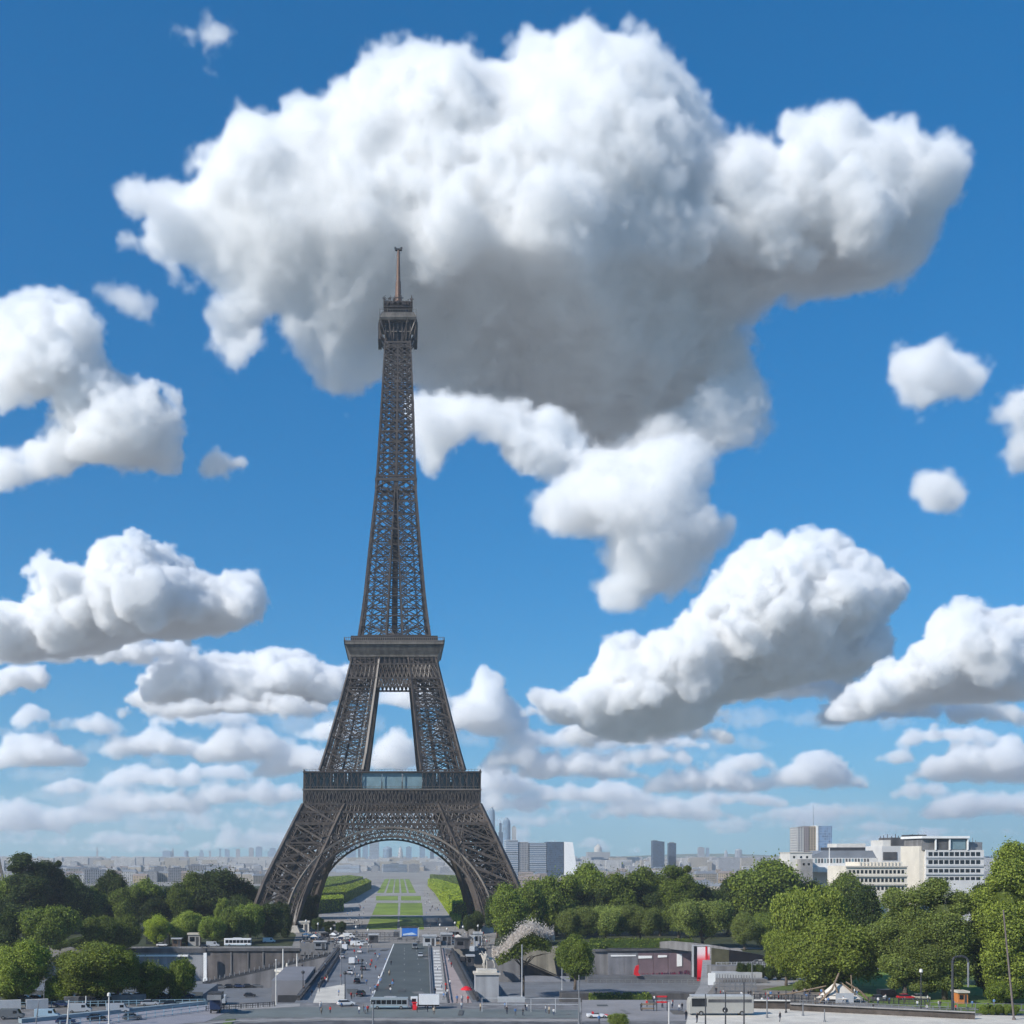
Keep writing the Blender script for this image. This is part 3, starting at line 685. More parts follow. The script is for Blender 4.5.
HR = [
 # left of the tower, pale on the horizon
 (96.5,98,847,'step',F_GREY,'thin pair-mast tower alone above the left town'),(163,171,851,'flat',F_BLUE,'low wide tower, leftmost of the skyline left of the tower'),(171.5,174,848,'spire',F_GREY,'slim pointed tower beside the leftmost wide tower'),
 (183.5,188.5,850.5,'round',F_BLUE,'round-topped tower in the skyline left of the tower'),(199.5,203.5,850,'step',F_BLUE,'stepped tower with mast left of the iron tower'),(209,211,851,'flat',F_GREY,'narrow short tower left of the iron tower'),
 (219.3,221,849,'flat',F_BLUE,'thin dark tower before the twin towers'),(225,229.5,849,'slant',F_BLUE,'slant-topped tower left of the iron tower'),(236,240,849.2,'flat',F_GREY,'square-topped grey tower left of the iron tower'),
 (249,253.5,848,'flat',F_GREY,'first of two close pale towers beside the leg'),(256,262,847,'flat',F_BLUE,'second of two close pale towers beside the leg'),(268,277,848,'step',F_BLUE,'broad stepped tower against the left leg'),
 # under the arch
 (334,341.5,856,'flat',F_DARK,'small dark tower at left under the arch'),(346,356,846,'flat',F_BLUE,'wide pale blue tower at left under the arch'),(358,360.5,844,'flat',F_GREY,'very thin tower between two wide ones under the arch'),(362.5,368,842.5,'flat',F_BLUE,'tall pale tower with flat top under the arch'),
 (369.5,379,842,'flat',F_BAND,'widest banded glass tower under the arch'),(383,392,847,'round',F_BLUE,'round glass tower in the middle under the arch'),(398,403,847,'spire',F_WHITE,'bright pointed tower in the middle under the arch'),
 (406,411.5,847,'flat',F_BLUE,'square tower right of the bright pointed one'),(419.5,425,845,'flat',F_BLUE,'pale blue tower at right under the arch'),(430,434,848,'step',F_DARK,'dark stepped tower at right under the arch'),
 # just right of the leg
 (488.5,495,808,'round',F_BLUE,'tall grey round-headed tower beside the right leg'),(498.5,502.5,823,'step',F_DARK,'narrow dark stepped tower behind the right leg'),(502.5,510.5,818.5,'round',F_BLUE,'blue pointed glass tower right of the leg'),
 (512,516,827,'flat',F_WHITE,'very faint pale tower right of the blue one'),
 # right side
 (698,704,847.5,'flat',F_GREY,'small grey slab far off in the right haze'),(706,709,848,'flat',F_BLUE,'thin far tower above the right trees'),(724,728,850,'spire',F_GREY,'small pointed far tower above the right trees'),(735,742,849,'round',F_GREY,'low domed far block above the right trees')]
for a, b, t, kd, m, lb in HR:
    Y = 7200 if a < 300 or a > 690 else (5600 if a < 450 else 4200)
    highrise(a, b, t, Y, m, lb, kd)
highrise(652, 663.5, 840.5, 3000, F_DARK, 'taller of the two dark glass cubes above the right trees', 'slant')
highrise(668, 675.5, 843, 3050, F_DARK, 'smaller of the two dark glass cubes above the right trees', 'flat')
# office block with bright wedge end
k = 2200/FPX
def px_(px, Y): return (px-VX)/FPX*Y
def pz_(py, Y): return CH+(VY-py)/FPX*Y
ob = thing('office_block', 'long grey office block with bright slanted white end wall', 'office block', (px_(540,2200), 2200, 0))
def bx(px0,px1,py0,py1,Y,depth,o,X0): return MB().box(px_(px0,Y)-X0, -depth/2, max(0,pz_(py1,Y)), px_(px1,Y)-X0, depth/2, pz_(py0,Y))
X0 = px_(540,2200)
bx(505,517,840,880,2200,40,0,X0).build('wing', [F_BAND], ob); bx(518,528,842,880,2190,36,0,X0).build('wing', [F_GREY], ob); bx(528.5,545,843,880,2200,38,0,X0).build('wing', [F_BAND], ob)
bx(545.5,562,842,880,2200,44,0,X0).build('wing', [F_DARK], ob)
MB().slab([(px_(562.5,2200)-X0,0),(px_(576,2200)-X0,0),(px_(571,2200)-X0,pz_(842.5,2200)),(px_(562.5,2200)-X0,pz_(842,2200))], -24, 24).build('end_wall', [WHITE], ob)
bx(512,560,857,885,2140,20,0,X0).build('podium', [F_WHITE], ob)
# domed monument on the low hill
dm = thing('domed_church', 'tiny pale domed church on the hill right of the office block', 'church', (px_(598,7900), 7900, 0))
MB().box(-75,-30,0,75,30,75).build('nave', [F_CREAM], dm); MB().lathe([(26,75),(26,95),(22,108),(10,120),(2,130)], 14).build('dome', [STONE], dm)
# two-tone tower
tt = thing('high_rise', 'tall two-tone slab tower with rooftop aerials, grey and red striped left half', 'tower block', (px_(811,1500), 1500, 0))
X0 = px_(811,1500); Z1 = pz_(826.5,1500)
MB().box(px_(793.5,1500)-X0,-14,0,px_(800,1500)-X0,14,Z1-1).build('wall', [F_WHITE], tt)
MB().box(px_(800.1,1500)-X0,-14.5,0,px_(805,1500)-X0,14,Z1).build('wall', [facade('facade_red_band', (.27,.23,.22), (.07,.06,.07), 2.6, 3.2)], tt)
MB().box(px_(805.1,1500)-X0,-14,0,px_(812,1500)-X0,14,Z1).build('wall', [F_TAN], tt)
MB().box(px_(812.1,1500)-X0,-15,0,px_(814.2,1500)-X0,14,Z1+.8).build('wall', [WHITE], tt)
MB().box(px_(814.3,1500)-X0,-14,0,px_(828,1500)-X0,14,Z1+.3).build('wall', [facade('facade_blue_band', (.22,.3,.42), (.1,.17,.28), 2.6, 3.2)], tt)
for px in (804, 813.5): MB().cyl((px_(px,1500)-X0,0,Z1),(px_(px,1500)-X0,0,Z1+(8 if px < 810 else 26)),.35,.2,6).build('aerial', [GREY], tt)
# ---- white buildings at right (near, with real window openings)
def winblock(o, x0, x1, y0, y1, z0, z1, m, rows, cols, wname='window', frac=.62, glass=GLASS_D, sides=True):
    """a wing with recessed ribbon of windows, each row's panes cut by piers"""
    b = MB().box(x0, y0, z0, x1, y1, z1)
    b.build('wall', [m], o)
    H = (z1-z0)/rows; Wd = (x1-x0)/cols
    for r0 in range(rows):
        for c in range(cols):
            a = x0+Wd*(c+.5-frac/2); z = z0+H*(r0+.3)
            MB().box(a, y0-.06, z, a+Wd*frac, y0+.3, z+H*.5).build(wname, [glass], o)
Yb = 640
WHT = mat('white_render', (.62,.61,.59), .8, 0, .12, .1); CRM = mat('cream_render', (.66,.61,.52), .8, 0, .12, .1)
mb_ = thing('office_building', 'large white office building with dark ribbon windows and square rooftop block', 'building', (0, 0, 0))
X = lambda p: px_(p, Yb); Z = lambda p: pz_(p, Yb)
MB().box(X(926), Yb, 0, X(984), Yb+30, Z(850)).build('wall', [WHT], mb_)
for i_row, (a, b) in enumerate(((852,856),(860,864),(869,872.5),(877,880))):
    n_ = 10
    for c in range(n_):
        xa = 928+(981-928)*c/n_; MB().box(X(xa+.4), Yb-.1, Z(b), X(xa+4.4), Yb+.4, Z(a)).build('window', [GLASS_D], mb_)
for p in (856.6, 865, 873.3): MB().box(X(925.6), Yb-.5, Z(p+1.8), X(984.3), Yb-.001, Z(p+.3)).build('balcony_band', [PALE], mb_)
MB().box(X(921), Yb+2, 0, X(925.9), Yb+26, Z(846)).build('wall', [CRM], mb_)
MB().box(X(923), Yb+1, Z(850)+.01, X(968), Yb+24, Z(838.5)).build('attic', [CONC], mb_)
MB().box(X(921), Yb-1, Z(838.4), X(969), Yb+26, Z(836)).build('roof', [WHITE], mb_)
for a, b in ((937,948),(951,966)): MB().box(X(a), Yb+.5, Z(849.5), X(b), Yb+.98, Z(839.5)).build('window', [GLASS_B if a > 950 else CONC_D], mb_)
for a in (935, 949, 967): MB().box(X(a), Yb-.5, Z(850)+.02, X(a+1.2), Yb+.4, Z(838.4)).build('column', [WHITE], mb_)
MB().box(X(969.5), Yb+3, Z(850)+.01, X(985), Yb+20, Z(842)).build('attic', [GREY], mb_)
for a in (972,975,978,981): MB().cyl((X(a),Yb+6,Z(842)),(X(a),Yb+6,Z(842)+rnd.uniform(1,3)),.15,.1,5).build('aerial', [GREY], mb_)
cb = thing('office_building', 'cream building with rows of small windows and cornice left of the white office building', 'building', (0,0,0))
Yb = 600
MB().box(X(846), Yb, 0, X(907), Yb+26, Z(866)).build('wall', [CRM], cb)
for a, b in ((870,873.5),(878.5,882),(886.5,890)):
    for c in range(14): xa = 848+57*c/14; MB().box(X(xa+.6), Yb-.08, Z(b), X(xa+3), Yb+.3, Z(a)).build('window', [GLASS_D], cb)
for p in (866, 875.5, 884): MB().box(X(845.5), Yb-.7, Z(p+1.4), X(907.5), Yb-.001, Z(p)).build('cornice', [STONE], cb)
MB().box(X(862), Yb+4, Z(866)+.01, X(906), Yb+22, Z(862)).build('attic', [CRM], cb)
for c in range(12): xa = 863+42*c/12; MB().box(X(xa), Yb+3.5, Z(866)+.02, X(xa+.8), Yb+3.98, Z(862.3)).build('dormer', [STONE], cb)
wb = thing('office_building', 'low white building with long glazed front and grey roof between tower block and cream building', 'building', (0,0,0))
Yb = 680
MB().box(X(812), Yb, 0, X(878), Yb+25, Z(858)).build('wall', [WHT], wb)
for c in range(18): xa = 815+55*c/18; MB().box(X(xa), Yb-.1, Z(863), X(xa+1.9), Yb+.3, Z(858.6)).build('window', [CONC_D if c % 3 else GLASS_B], wb)
MB().slab([(X(812),Z(858)+.01),(X(878),Z(858)+.01),(X(874),Z(850.5)),(X(826),Z(850.5)),(X(814),Z(855))], Yb+2, Yb+24).build('roof', [ZINC], wb)
MB().box(X(833), Yb+4, Z(850.5)+.01, X(868), Yb+20, Z(847.3)).build('penthouse', [DGREY], wb); MB().box(X(840), Yb+5, Z(847.3)+.01, X(869), Yb+20, Z(843.4)).build('penthouse', [OFFW], wb)
MB().box(X(812), Yb-9, Z(872), X(862), Yb-.01, Z(867)).build('canopy', [WHITE], wb)
MB().cyl((X(823), Yb-10, Z(880)), (X(823), Yb-10, Z(848)), .35, .2, 6).build('mast', [WHITE], wb)
hb_ = thing('office_building', 'stacked white and grey rooftops with plant rooms left of the square block', 'building', (0,0,0))
Yb = 720
MB().box(X(882), Yb, 0, X(921), Yb+25, Z(846)).build('wall', [WHT], hb_); MB().box(X(884), Yb+2, Z(846)+.01, X(895), Yb+20, Z(840)).build('plant_room', [OFFW], hb_)
MB().box(X(892), Yb+1, Z(846)+.02, X(907), Yb+20, Z(837.5)).build('plant_room', [CONC_D], hb_); MB().box(X(908), Yb+3, Z(846)+.02, X(919), Yb+20, Z(843)).build('plant_room', [ZINC], hb_)
MB().box(X(883), Yb-.3, Z(860), X(897), Yb-.001, Z(852)).build('window', [CONC_D], hb_)
MB().box(X(914), Yb+6, Z(843)+.01, X(931), Yb+18, Z(834.5)).build('plant_room', [DGREY], hb_)
for a in (886,889,893,897,901,904,918,924,928): MB().cyl((X(a),Yb+8,Z(846)),(X(a),Yb+8,Z(rnd.uniform(833.5,838))),.3,.2,5).build('aerial', [DGREY], hb_)
# white house at left of low building
hs_ = thing('villa', 'bright white stepped house below the two-tone tower', 'house', (0,0,0)); Yb = 660
MB().box(X(790), Yb, 0, X(812), Yb+18, Z(853)).build('wall', [OFFW], hs_); MB().box(X(797), Yb-6, 0, X(809), Yb-.01, Z(859)).build('wall', [PAVE], hs_)
for xa, za_ in ((793,856),(800,856),(806,856),(799,863),(804,863)): MB().box(X(xa), Yb-.1 if za_ < 860 else Yb-6.1, Z(za_+2.2), X(xa+2), Yb+.2 if za_ < 860 else Yb-5.8, Z(za_)).build('window', [GLASS_D], hs_)
MB().box(X(789.6), Yb-.4, Z(853)+.01, X(812.4), Yb+18.4, Z(852.2)).build('roof', [STONE], hs_)
# ------------------------------------------------------------------ trees
LEAF = {'mid': leafmat('foliage_mid', (.05,.075,.013), (.24,.31,.045)), 'dark': leafmat('foliage_dark', (.015,.03,.010), (.095,.135,.026)),  # dark leaf colour also paints in the shade between crowns
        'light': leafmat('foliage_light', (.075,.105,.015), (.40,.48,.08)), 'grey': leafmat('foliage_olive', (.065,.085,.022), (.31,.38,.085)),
        'hedge': leafmat('foliage_hedge', (.14,.20,.018), (.38,.45,.045)), 'blossom': leafmat('blossom', (.45,.38,.33), (.78,.73,.66), 0)}
BARK = mat('bark', (.12,.095,.075), .9, 0, .35, 2.0)
def leaf_mesh(name, pts, nrm, size, key, core=None, seed=0):
    g_ = np.random.default_rng(seed); n = len(pts)
    nn = nrm*.9 + g_.normal(size=(n,3))*.75; nn /= np.linalg.norm(nn, axis=1)[:,None]+1e-9
    a = np.cross(nn, g_.normal(size=(n,3))); a /= np.linalg.norm(a, axis=1)[:,None]+1e-9; b = np.cross(nn, a)
    s = (size*g_.uniform(.55,1.25,n))[:,None]
    v = np.stack([pts-a*s-b*s*.3, pts+b*s*.75, pts+a*s-b*s*.2, pts-b*s*.8], 1).reshape(-1,3)
    f = np.arange(4*n).reshape(-1,4)
    verts = v; tint = np.repeat(np.clip(g_.normal(.5,.25,n),0,1), 4)
    faces = [tuple(q) for q in f.tolist()]
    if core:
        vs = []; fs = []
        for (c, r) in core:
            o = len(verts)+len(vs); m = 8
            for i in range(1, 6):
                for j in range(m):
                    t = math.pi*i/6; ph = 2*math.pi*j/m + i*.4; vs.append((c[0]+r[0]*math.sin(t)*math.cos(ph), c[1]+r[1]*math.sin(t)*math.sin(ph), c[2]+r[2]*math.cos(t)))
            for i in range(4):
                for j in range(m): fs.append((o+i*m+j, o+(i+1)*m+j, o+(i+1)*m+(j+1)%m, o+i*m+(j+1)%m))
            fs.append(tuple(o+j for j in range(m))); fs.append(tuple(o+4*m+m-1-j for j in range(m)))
        verts = np.concatenate([verts, np.array(vs)]); faces += fs; tint = np.concatenate([tint, np.full(len(vs), .1)])  # inner lumps tinted dark, painting the shade within the crown
    me = bpy.data.meshes.new(name); me.from_pydata([tuple(p) for p in verts.tolist()], [], faces)
    at = me.attributes.new('tint', 'FLOAT', 'POINT'); at.data.foreach_set('value', tint.astype(np.float32))
    me.materials.append(LEAF[key]); me.update(); return me
def crown_mesh(kind, key, seed):
    """crown in a 10 m wide, unit of metres; base at z=0 of the trunk"""
    g_ = np.random.default_rng(seed); lobes = []
    if kind == 'round':   H, W_, n, lr, z0 = 12, 10, 34, (.9,2.2), 1.2
    elif kind == 'tall':  H, W_, n, lr, z0 = 20, 9, 60, (.8,1.9), .8
    elif kind == 'broad': H, W_, n, lr, z0 = 9, 12, 40, (.9,2.1), .7
    elif kind == 'bush':  H, W_, n, lr, z0 = 6, 10, 26, (.8,1.9), .2
    elif kind == 'flat':  H, W_, n, lr, z0 = 8, 12, 36, (1.1,1.8), 2.6
    cz_, rz_ = (z0+H)/2, (H-z0)/2
    for i in range(n):
        while True:
            p = g_.uniform(-1,1,3)
            if (p**2).sum() < 1 and (p**2).sum() > .15: break
        r = g_.uniform(*lr)
        if kind == 'flat': p = np.sign(p)*np.abs(p)**.6
        j_ = g_.uniform(.82,1.1) if r > 1.5 else g_.uniform(.8,1.0); c = np.array([p[0]*(W_/2-r*.8)*j_, p[1]*(W_/2-r*.8)*j_, cz_+p[2]*(rz_-r*.6)*(j_ if p[2]>0 else 1)])
        if kind in ('round','tall') and c[2] < cz_: c[:2] *= .9
        lobes.append((c, np.array([r*g_.uniform(.9,1.2), r*g_.uniform(.9,1.2), r*g_.uniform(.75,1.05)])))
    lobes.append((np.array([0,0,cz_]), np.array([W_*.30, W_*.30, rz_*.72])))
    P_, N_ = [], []
    FN = key in ('light','grey'); per = int((2.2 if FN else 1.25)*{'round':900,'tall':620,'broad':820,'bush':700,'flat':700}[kind])
    for c, r in lobes:
        d = g_.normal(size=(per,3)); d /= np.linalg.norm(d,axis=1)[:,None]
        rr = g_.uniform(.82,1.12,per)**1; 
        # ragged sprays beyond the lobe
        sp_ = g_.random(per) < .2; rr[sp_] += g_.uniform(.05,.45,sp_.sum())
        q = c+d*r*rr[:,None]
        keep = np.ones(per, bool)
        for c2, r2 in lobes:
            if c2 is c: continue
            keep &= (((q-c2)/(r2*.8))**2).sum(1) > 1
        keep &= q[:,2] > z0*.5
        P_.append(q[keep]); N_.append(d[keep])
    P_ = np.concatenate(P_); N_ = np.concatenate(N_)
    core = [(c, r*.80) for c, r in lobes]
    return leaf_mesh('crown', P_, N_, .125 if FN else .17, key, core, seed), (W_, H)
def trunk_mesh(kind, H, W_, seed):
    r_ = random.Random(seed); m = MB(); top = H*.6
    m.tube([(0,0,-.4),(.1,0,H*.15),(-.1,.1,H*.35),(.1,0,top)], [.42,.32,.24,.1], 8)
    for k in range(6):
        a = k*1.05+r_.random(); z = H*(.16+.07*k); m.tube([(0,0,z),(math.cos(a)*W_*.2,math.sin(a)*W_*.2,z+H*.12),(math.cos(a)*W_*.36,math.sin(a)*W_*.36,z+H*.2)], [.16,.1,.04], 6)
    me = m.build('trunk', BARK, None, True); d = me.data; bpy.data.objects.remove(me); return d
TREES = {}
def tree_proto(kind, key, var):
    kk = (kind, key, var)
    if kk not in TREES:
        me, dims = crown_mesh(kind, key, hash((kind, var)) % 1 + var*17 + {'round':1,'tall':2,'broad':3,'bush':4,'flat':5}[kind])
        TREES[kk] = (me, trunk_mesh(kind, dims[1], dims[0], var+3), dims)
    return TREES[kk]
tcount = [0]
def tree(px, ptop, pbase, wpx, kind, key, label, group=None, z=0.0, dY=0, name=None, depth=None):
    Y = YG(pbase, z)+dY; k = Y/FPX; tcount[0] += 1
    me, tm, (W_, H) = tree_proto(kind, key, tcount[0] % 2 if kind in ('round','broad','tall') else 0)
    o = thing(name or ('shrub' if kind == 'bush' else 'broadleaf_tree'), label, 'shrub' if kind == 'bush' else 'tree', (px_(px,Y), Y, z), rnd.uniform(0,6.28), group)
    h = CH-z+(VY-ptop)*k if dY else (pbase-ptop)*k
    sx = wpx*k/(W_*1.02); sz = h/(H*1.0)
    o.scale = (sx, sx if depth is None else depth, sz)
    c = bpy.data.objects.new('crown', me); COL.objects.link(c); c.parent = o
    t = bpy.data.objects.new('trunk', tm); COL.objects.link(t); t.parent = o
    return o
T = tree
# foreground left, on the near bank
T(22,940,1004,66,'round','light','bright green tree at the bottom left corner with thin leaning trunk')
T(92,935,1003,82,'round','light','large light green tree, lit on its left side, left foreground')
T(118,945,1003,48,'round','mid','darker green tree pressed against the right of the large lit tree')
T(151,955,1001,42,'round','mid','small dark tree in front of the pale quay wall, left of the bushy one')
T(181,962,1000,34,'bush','mid','bushy small green tree in front of the quay wall, last before the white pillar', name='broadleaf_tree')
T(5,965,1004,40,'bush','light','low yellow-green shrub in the bottom left corner under the tree')
T(60,978,1003,36,'bush','mid','shrub between the two bright trees at left')
# middle left
T(47,904,955,62,'broad','mid','wide round-headed tree standing alone in the left middle ground')
T(8,908,955,34,'round','dark','dark tree at the left edge beside the wide round-headed one')
T(98,914,952,44,'broad','mid','low spreading tree right of the wide round-headed one')
T(125,916,950,40,'broad','mid','olive spreading tree above the left end of the quay wall')
T(157,911,946,28,'round','hedge','vivid green domed tree behind the dark box on the quay', name='broadleaf_tree')
T(187,912,944,40,'broad','light','yellow-green flat tree right of the vivid domed one')
for k, (px, t_, w_) in enumerate(((212,915,34),(232,908,36),(250,902,38))):
    T(px,t_,946-k*2,w_,'broad','mid',('lowest','middle','tallest')[k]+' clipped tree of the rising row left of the tower foot','clipped trees rising to the tower foot')
T(222,894,940,16,'tall','light','thin lighter tree poking above the clipped row')
T(270,898,941,30,'round','dark','shaded tree beside the left leg of the tower')
T(283,905,938,24,'bush','dark','dark shrub among the iron beams of the left leg')
# back row left
T(29,850,935,52,'tall','dark','tallest dark tree of the left wood, pointed top')
T(52,853,933,34,'tall','dark','dark tree just right of the tallest one in the left wood')
T(6,868,932,44,'round','mid','rounded tree at the left edge of the wood below the pylon')
T(112,869,931,36,'round','dark','flat-topped dark tree standing up behind the wood')
T(219,861,930,66,'round','dark','big domed dark tree left of the iron tower')
T(196,871,930,42,'round','mid','lighter tree in front of the big domed dark tree')
T(248,880,930,36,'round','dark','dark tree between the big dome and the left leg')
for k, (px, t_, w_, ky) in enumerate(((75,874,40,'dark'),(92,880,38,'mid'),(105,882,36,'dark'),(128,880,36,'mid'),(145,878,38,'mid'),(163,880,36,'dark'),(178,882,32,'mid'),(60,878,40,'dark'),(30,880,44,'dark'),(10,890,40,'dark'),(85,893,46,'dark'),(120,893,46,'dark'),(150,895,46,'dark'),(175,893,40,'dark'),(205,900,36,'dark'),(238,890,34,'dark'))):
    T(px,t_,933-(k%3),w_,'round',ky,'tree in the dense dark wood left of the tower','trees of the dark wood left of the tower')
# right of the tower
T(508,883,946,46,'round','mid','leafy tree hiding the foot of the right leg')
T(528,872,940,44,'round','mid','tree right of the one at the leg, sloping outline')
T(497,892,938,26,'round','dark','dark tree directly behind the right leg foot')
for k, (px, t_, w_) in enumerate(((556,866,54),(588,862,52),(618,863,50),(648,866,48),(540,880,40),(572,878,44),(605,880,44),(635,880,44),(660,884,40))):
    T(px,t_,936-(k%2)*2,w_,'round','mid' if k < 5 else 'dark','tree in the rounded row right of the tower','row of rounded trees right of the tower')
T(679,858,938,40,'tall','mid','upright tree with lit left side between the row and the dark gap')
T(704,876,936,44,'round','dark','dark low tree right of the upright one')
T(728,885,934,44,'round','dark','dark tree left of the large dome-shaped one')
T(768,849,936,80,'round','mid','large dome-shaped dark green tree right of centre, tallest of its row')
T(738,872,933,40,'round','dark','dark tree at the left shoulder of the large dome-shaped one')
T(805,872,936,44,'round','dark','dark tree behind the light willow-like trees')
T(845,872,930,50,'round','mid','tree below the cream building, top just showing')
T(795,900,938,60,'round','dark','shaded tree under the large dome-shaped one')
# clipped front row
for k, (px, t_, w_) in enumerate(((575,908,42),(606,907,46),(640,906,46))):
    T(px,t_,945,w_,'flat','grey',('left','middle','right')[k]+' of three flat-clipped trees behind the ivy wall','flat-clipped trees behind the ivy wall')
T(702,901,948,62,'flat','grey','wide umbrella-shaped tree right of the three clipped ones')
T(745,912,950,38,'round','grey','pair-like rounded small tree beside the umbrella-shaped one')
T(765,908,948,30,'round','mid','small round tree at the left of the willow-like trees')
T(575,934,988,40,'round','mid','small dark green tree in front of the concrete wall',z=-6)
# right foreground
T(812,882,985,84,'broad','light','upper light green willow-like tree right of centre')
T(838,920,992,112,'broad','light','lower spreading light green willow-like tree above the tent')
T(786,925,986,50,'broad','light','left outlying bough-tree of the willow-like group')
T(905,876,998,66,'tall','grey','tall pale green tree, left of the pair before the white building')
T(945,874,1000,72,'tall','grey','tall pale green tree, right of the pair before the white building')
T(925,905,1000,60,'tall','grey','lower pale tree filling the gap of the tall pair')
T(1008,836,1003,74,'tall','light','tallest tree at the right edge behind the leaning pole')
T(1040,850,1003,60,'tall','light','tree cut by the right edge of the picture')
T(985,880,996,40,'tall','dark','dark tree between the pale pair and the right edge tree')
T(862,885,968,54,'round','dark','dark tree in the gap between the willow-like and pale trees')
T(1004,980,1004,44,'bush','mid','rounded shrub on the lawn by the leaning pole')
T(985,925,985,46,'round','dark','shaded tree under the right edge trees')
T(960,930,985,40,'round','dark','shaded tree behind the lamp arch')
for k in range(5): T(983+k*8,1005.5,1015,10,'bush','mid','small clipped bush on the lower lawn by the right edge','clipped bushes on the lower lawn')
for k in range(7): T(742+k*9,964+k*.6,980,14,'bush','dark','low dark shrub on the bank below the willow-like trees','shrubs on the bank')
T(618,1014,1026,26,'bush','grey','dry bush at the bottom edge beside the convertible')
# blossom tree: flat spreading crown of white flowers over green leaves
def blossom():
    Y = YG(962); k = Y/FPX; o = thing('blossom_tree', 'wide white blossoming tree with flat crown in front of the quay wall', 'tree', (px_(523,Y), Y, -1))
    g_ = np.random.default_rng(5); pts = []
    n = 15000; u = g_.uniform(-1,1,n); v = g_.uniform(-1,1,n)
    x = u*31*k; prof_ = np.interp(u, [-1,-.7,-.4,-.1,.25,.6,1], [949,948,937,928,922,928,932]); top = CH+(VY-prof_)*k + 1 + g_.normal(0,.5,n)
    sprig = g_.random(n) < .05; top[sprig] += g_.uniform(0,3,sprig.sum())
    y = v*9*np.sqrt(np.clip(1-u*u,0.05,1)); z = top-abs(v)*1.5-g_.uniform(0,1.0,n)
    P_ = np.stack([x,y,z],1); N_ = np.stack([u*.3,v*.3,np.ones(n)],1)
    c = bpy.data.objects.new('blossom', leaf_mesh('blossom', P_, N_, .22, 'blossom', None, 3)); COL.objects.link(c); c.parent = o
    n = 4200; u = g_.uniform(-.85,.85,n); v = g_.uniform(-1,1,n); x = u*31*k
    topg = CH+(VY-np.interp(u, [-1,-.4,.25,1],[952,942,931,938]))*k; z = topg-g_.uniform(.3,5.5,n)*(1-.35*abs(u)); P_ = np.stack([x, v*8, z],1)
    c = bpy.data.objects.new('crown', leaf_mesh('crown', P_, np.stack([u,v-.4,z*0],1), .36, 'mid', None, 4)); COL.objects.link(c); c.parent = o
    m = MB().tube([(0,0,-13),(.2,0,-4),(-.3,0,1),(0,0,4)], [.5,.4,.3,.1])
    for s in (-1,1):
        for q in (.35,.7,.95): m.tube([(0,0,-1),(s*q*12*k,0,2+q),(s*q*30*k,0,3.2+q)], [.25,.15,.05], 6)
    m.build('trunk', BARK, o, True)
blossom()
# ---- clipped hedges
def hedge(name, x0, y0, x1, y1, z0, z1, key, label, group=None, poly=None, seed=1, size=.5, dens=1.6):
    """clipped hedge of rectangular or polygonal plan: dark core with leaf faces all over"""
    g_ = np.random.default_rng(seed); P_, N_ = [], []
    poly = poly or [(x0,y0),(x1,y0),(x1,y1),(x0,y1)]
    ar = sum(poly[i][0]*poly[(i+1)%len(poly)][1]-poly[(i+1)%len(poly)][0]*poly[i][1] for i in range(len(poly)))
    if ar < 0: poly = poly[::-1]
    for i in range(len(poly)):
        a = np.array(poly[i]); b = np.array(poly[(i+1)%len(poly)]); Ln = np.linalg.norm(b-a); n = int(min(5000, Ln*(z1-z0)*dens)); t = g_.random(n)[:,None]
        q = a+(b-a)*t; nr = np.array([(b-a)[1],-(b-a)[0]])/Ln; z = g_.uniform(z0,z1,n)
        P_.append(np.column_stack([q+nr*g_.normal(0,.15,n)[:,None], z])); N_.append(np.tile([nr[0],nr[1],.2],(n,1)))
    xs = [p[0] for p in poly]; ys = [p[1] for p in poly]; A = abs(ar)/2; n = int(min(9000, A*dens)); cnt = 0; got = []
    while cnt < n:
        q = np.column_stack([g_.uniform(min(xs),max(xs),4*n+10), g_.uniform(min(ys),max(ys),4*n+10)]); ins = np.zeros(len(q), bool)
        for i in range(len(poly)):
            (ax,ay),(bx_,by_) = poly[i], poly[(i+1)%len(poly)]
            if ay != by_: ins ^= ((q[:,1]<ay)!=(q[:,1]<by_))&(q[:,0]<(bx_-ax)*(q[:,1]-ay)/(by_-ay)+ax)
        got.append(q[ins]); cnt += ins.sum()
        if ins.sum() == 0: break
    q = np.concatenate(got)[:n]; P_.append(np.column_stack([q, z1+g_.normal(0,.25,len(q))])); N_.append(np.tile([0,0,1.],(len(q),1)))
    P_ = np.concatenate(P_); N_ = np.concatenate(N_)
    me = leaf_mesh(name, P_, N_, size, key, None, seed)
    o = bpy.data.objects.new(name, me); COL.objects.link(o); tag(o, label, 'hedge', group)
    MB().prism([(p[0],p[1]) for p in poly], z0-.3, z1-.15).build('core', mat('hedge_core', (.05,.085,.012), .9, 0, .4, .5), o)
    return o
def gp(px, py, z): p = G(px, py, z); return (p.x, p.y)
HZ = 9.0
hedge('hedge',0,0,0,0,0,HZ,'hedge','bright front clipped hedge block at left under the arch',None,[gp(313,900,HZ),gp(343,898,HZ),gp(343,895,HZ),gp(313,896,HZ)],1,.6)
hedge('hedge',0,0,0,0,0,HZ,'hedge','long clipped hedge running back at left under the arch',None,[gp(313,893.5,HZ),gp(345,891.8,HZ),gp(371,881,HZ),gp(366,878.5,HZ),gp(350,884,HZ),gp(313,889.5,HZ)],2,.7,1.2)
hedge('hedge',0,0,0,0,0,HZ,'mid','rear rough hedge mass at left under the arch',None,[gp(310,888,HZ),gp(345,882,HZ),gp(363,877,HZ),gp(350,875.5,HZ),gp(310,878,HZ)],3,.9,.5)
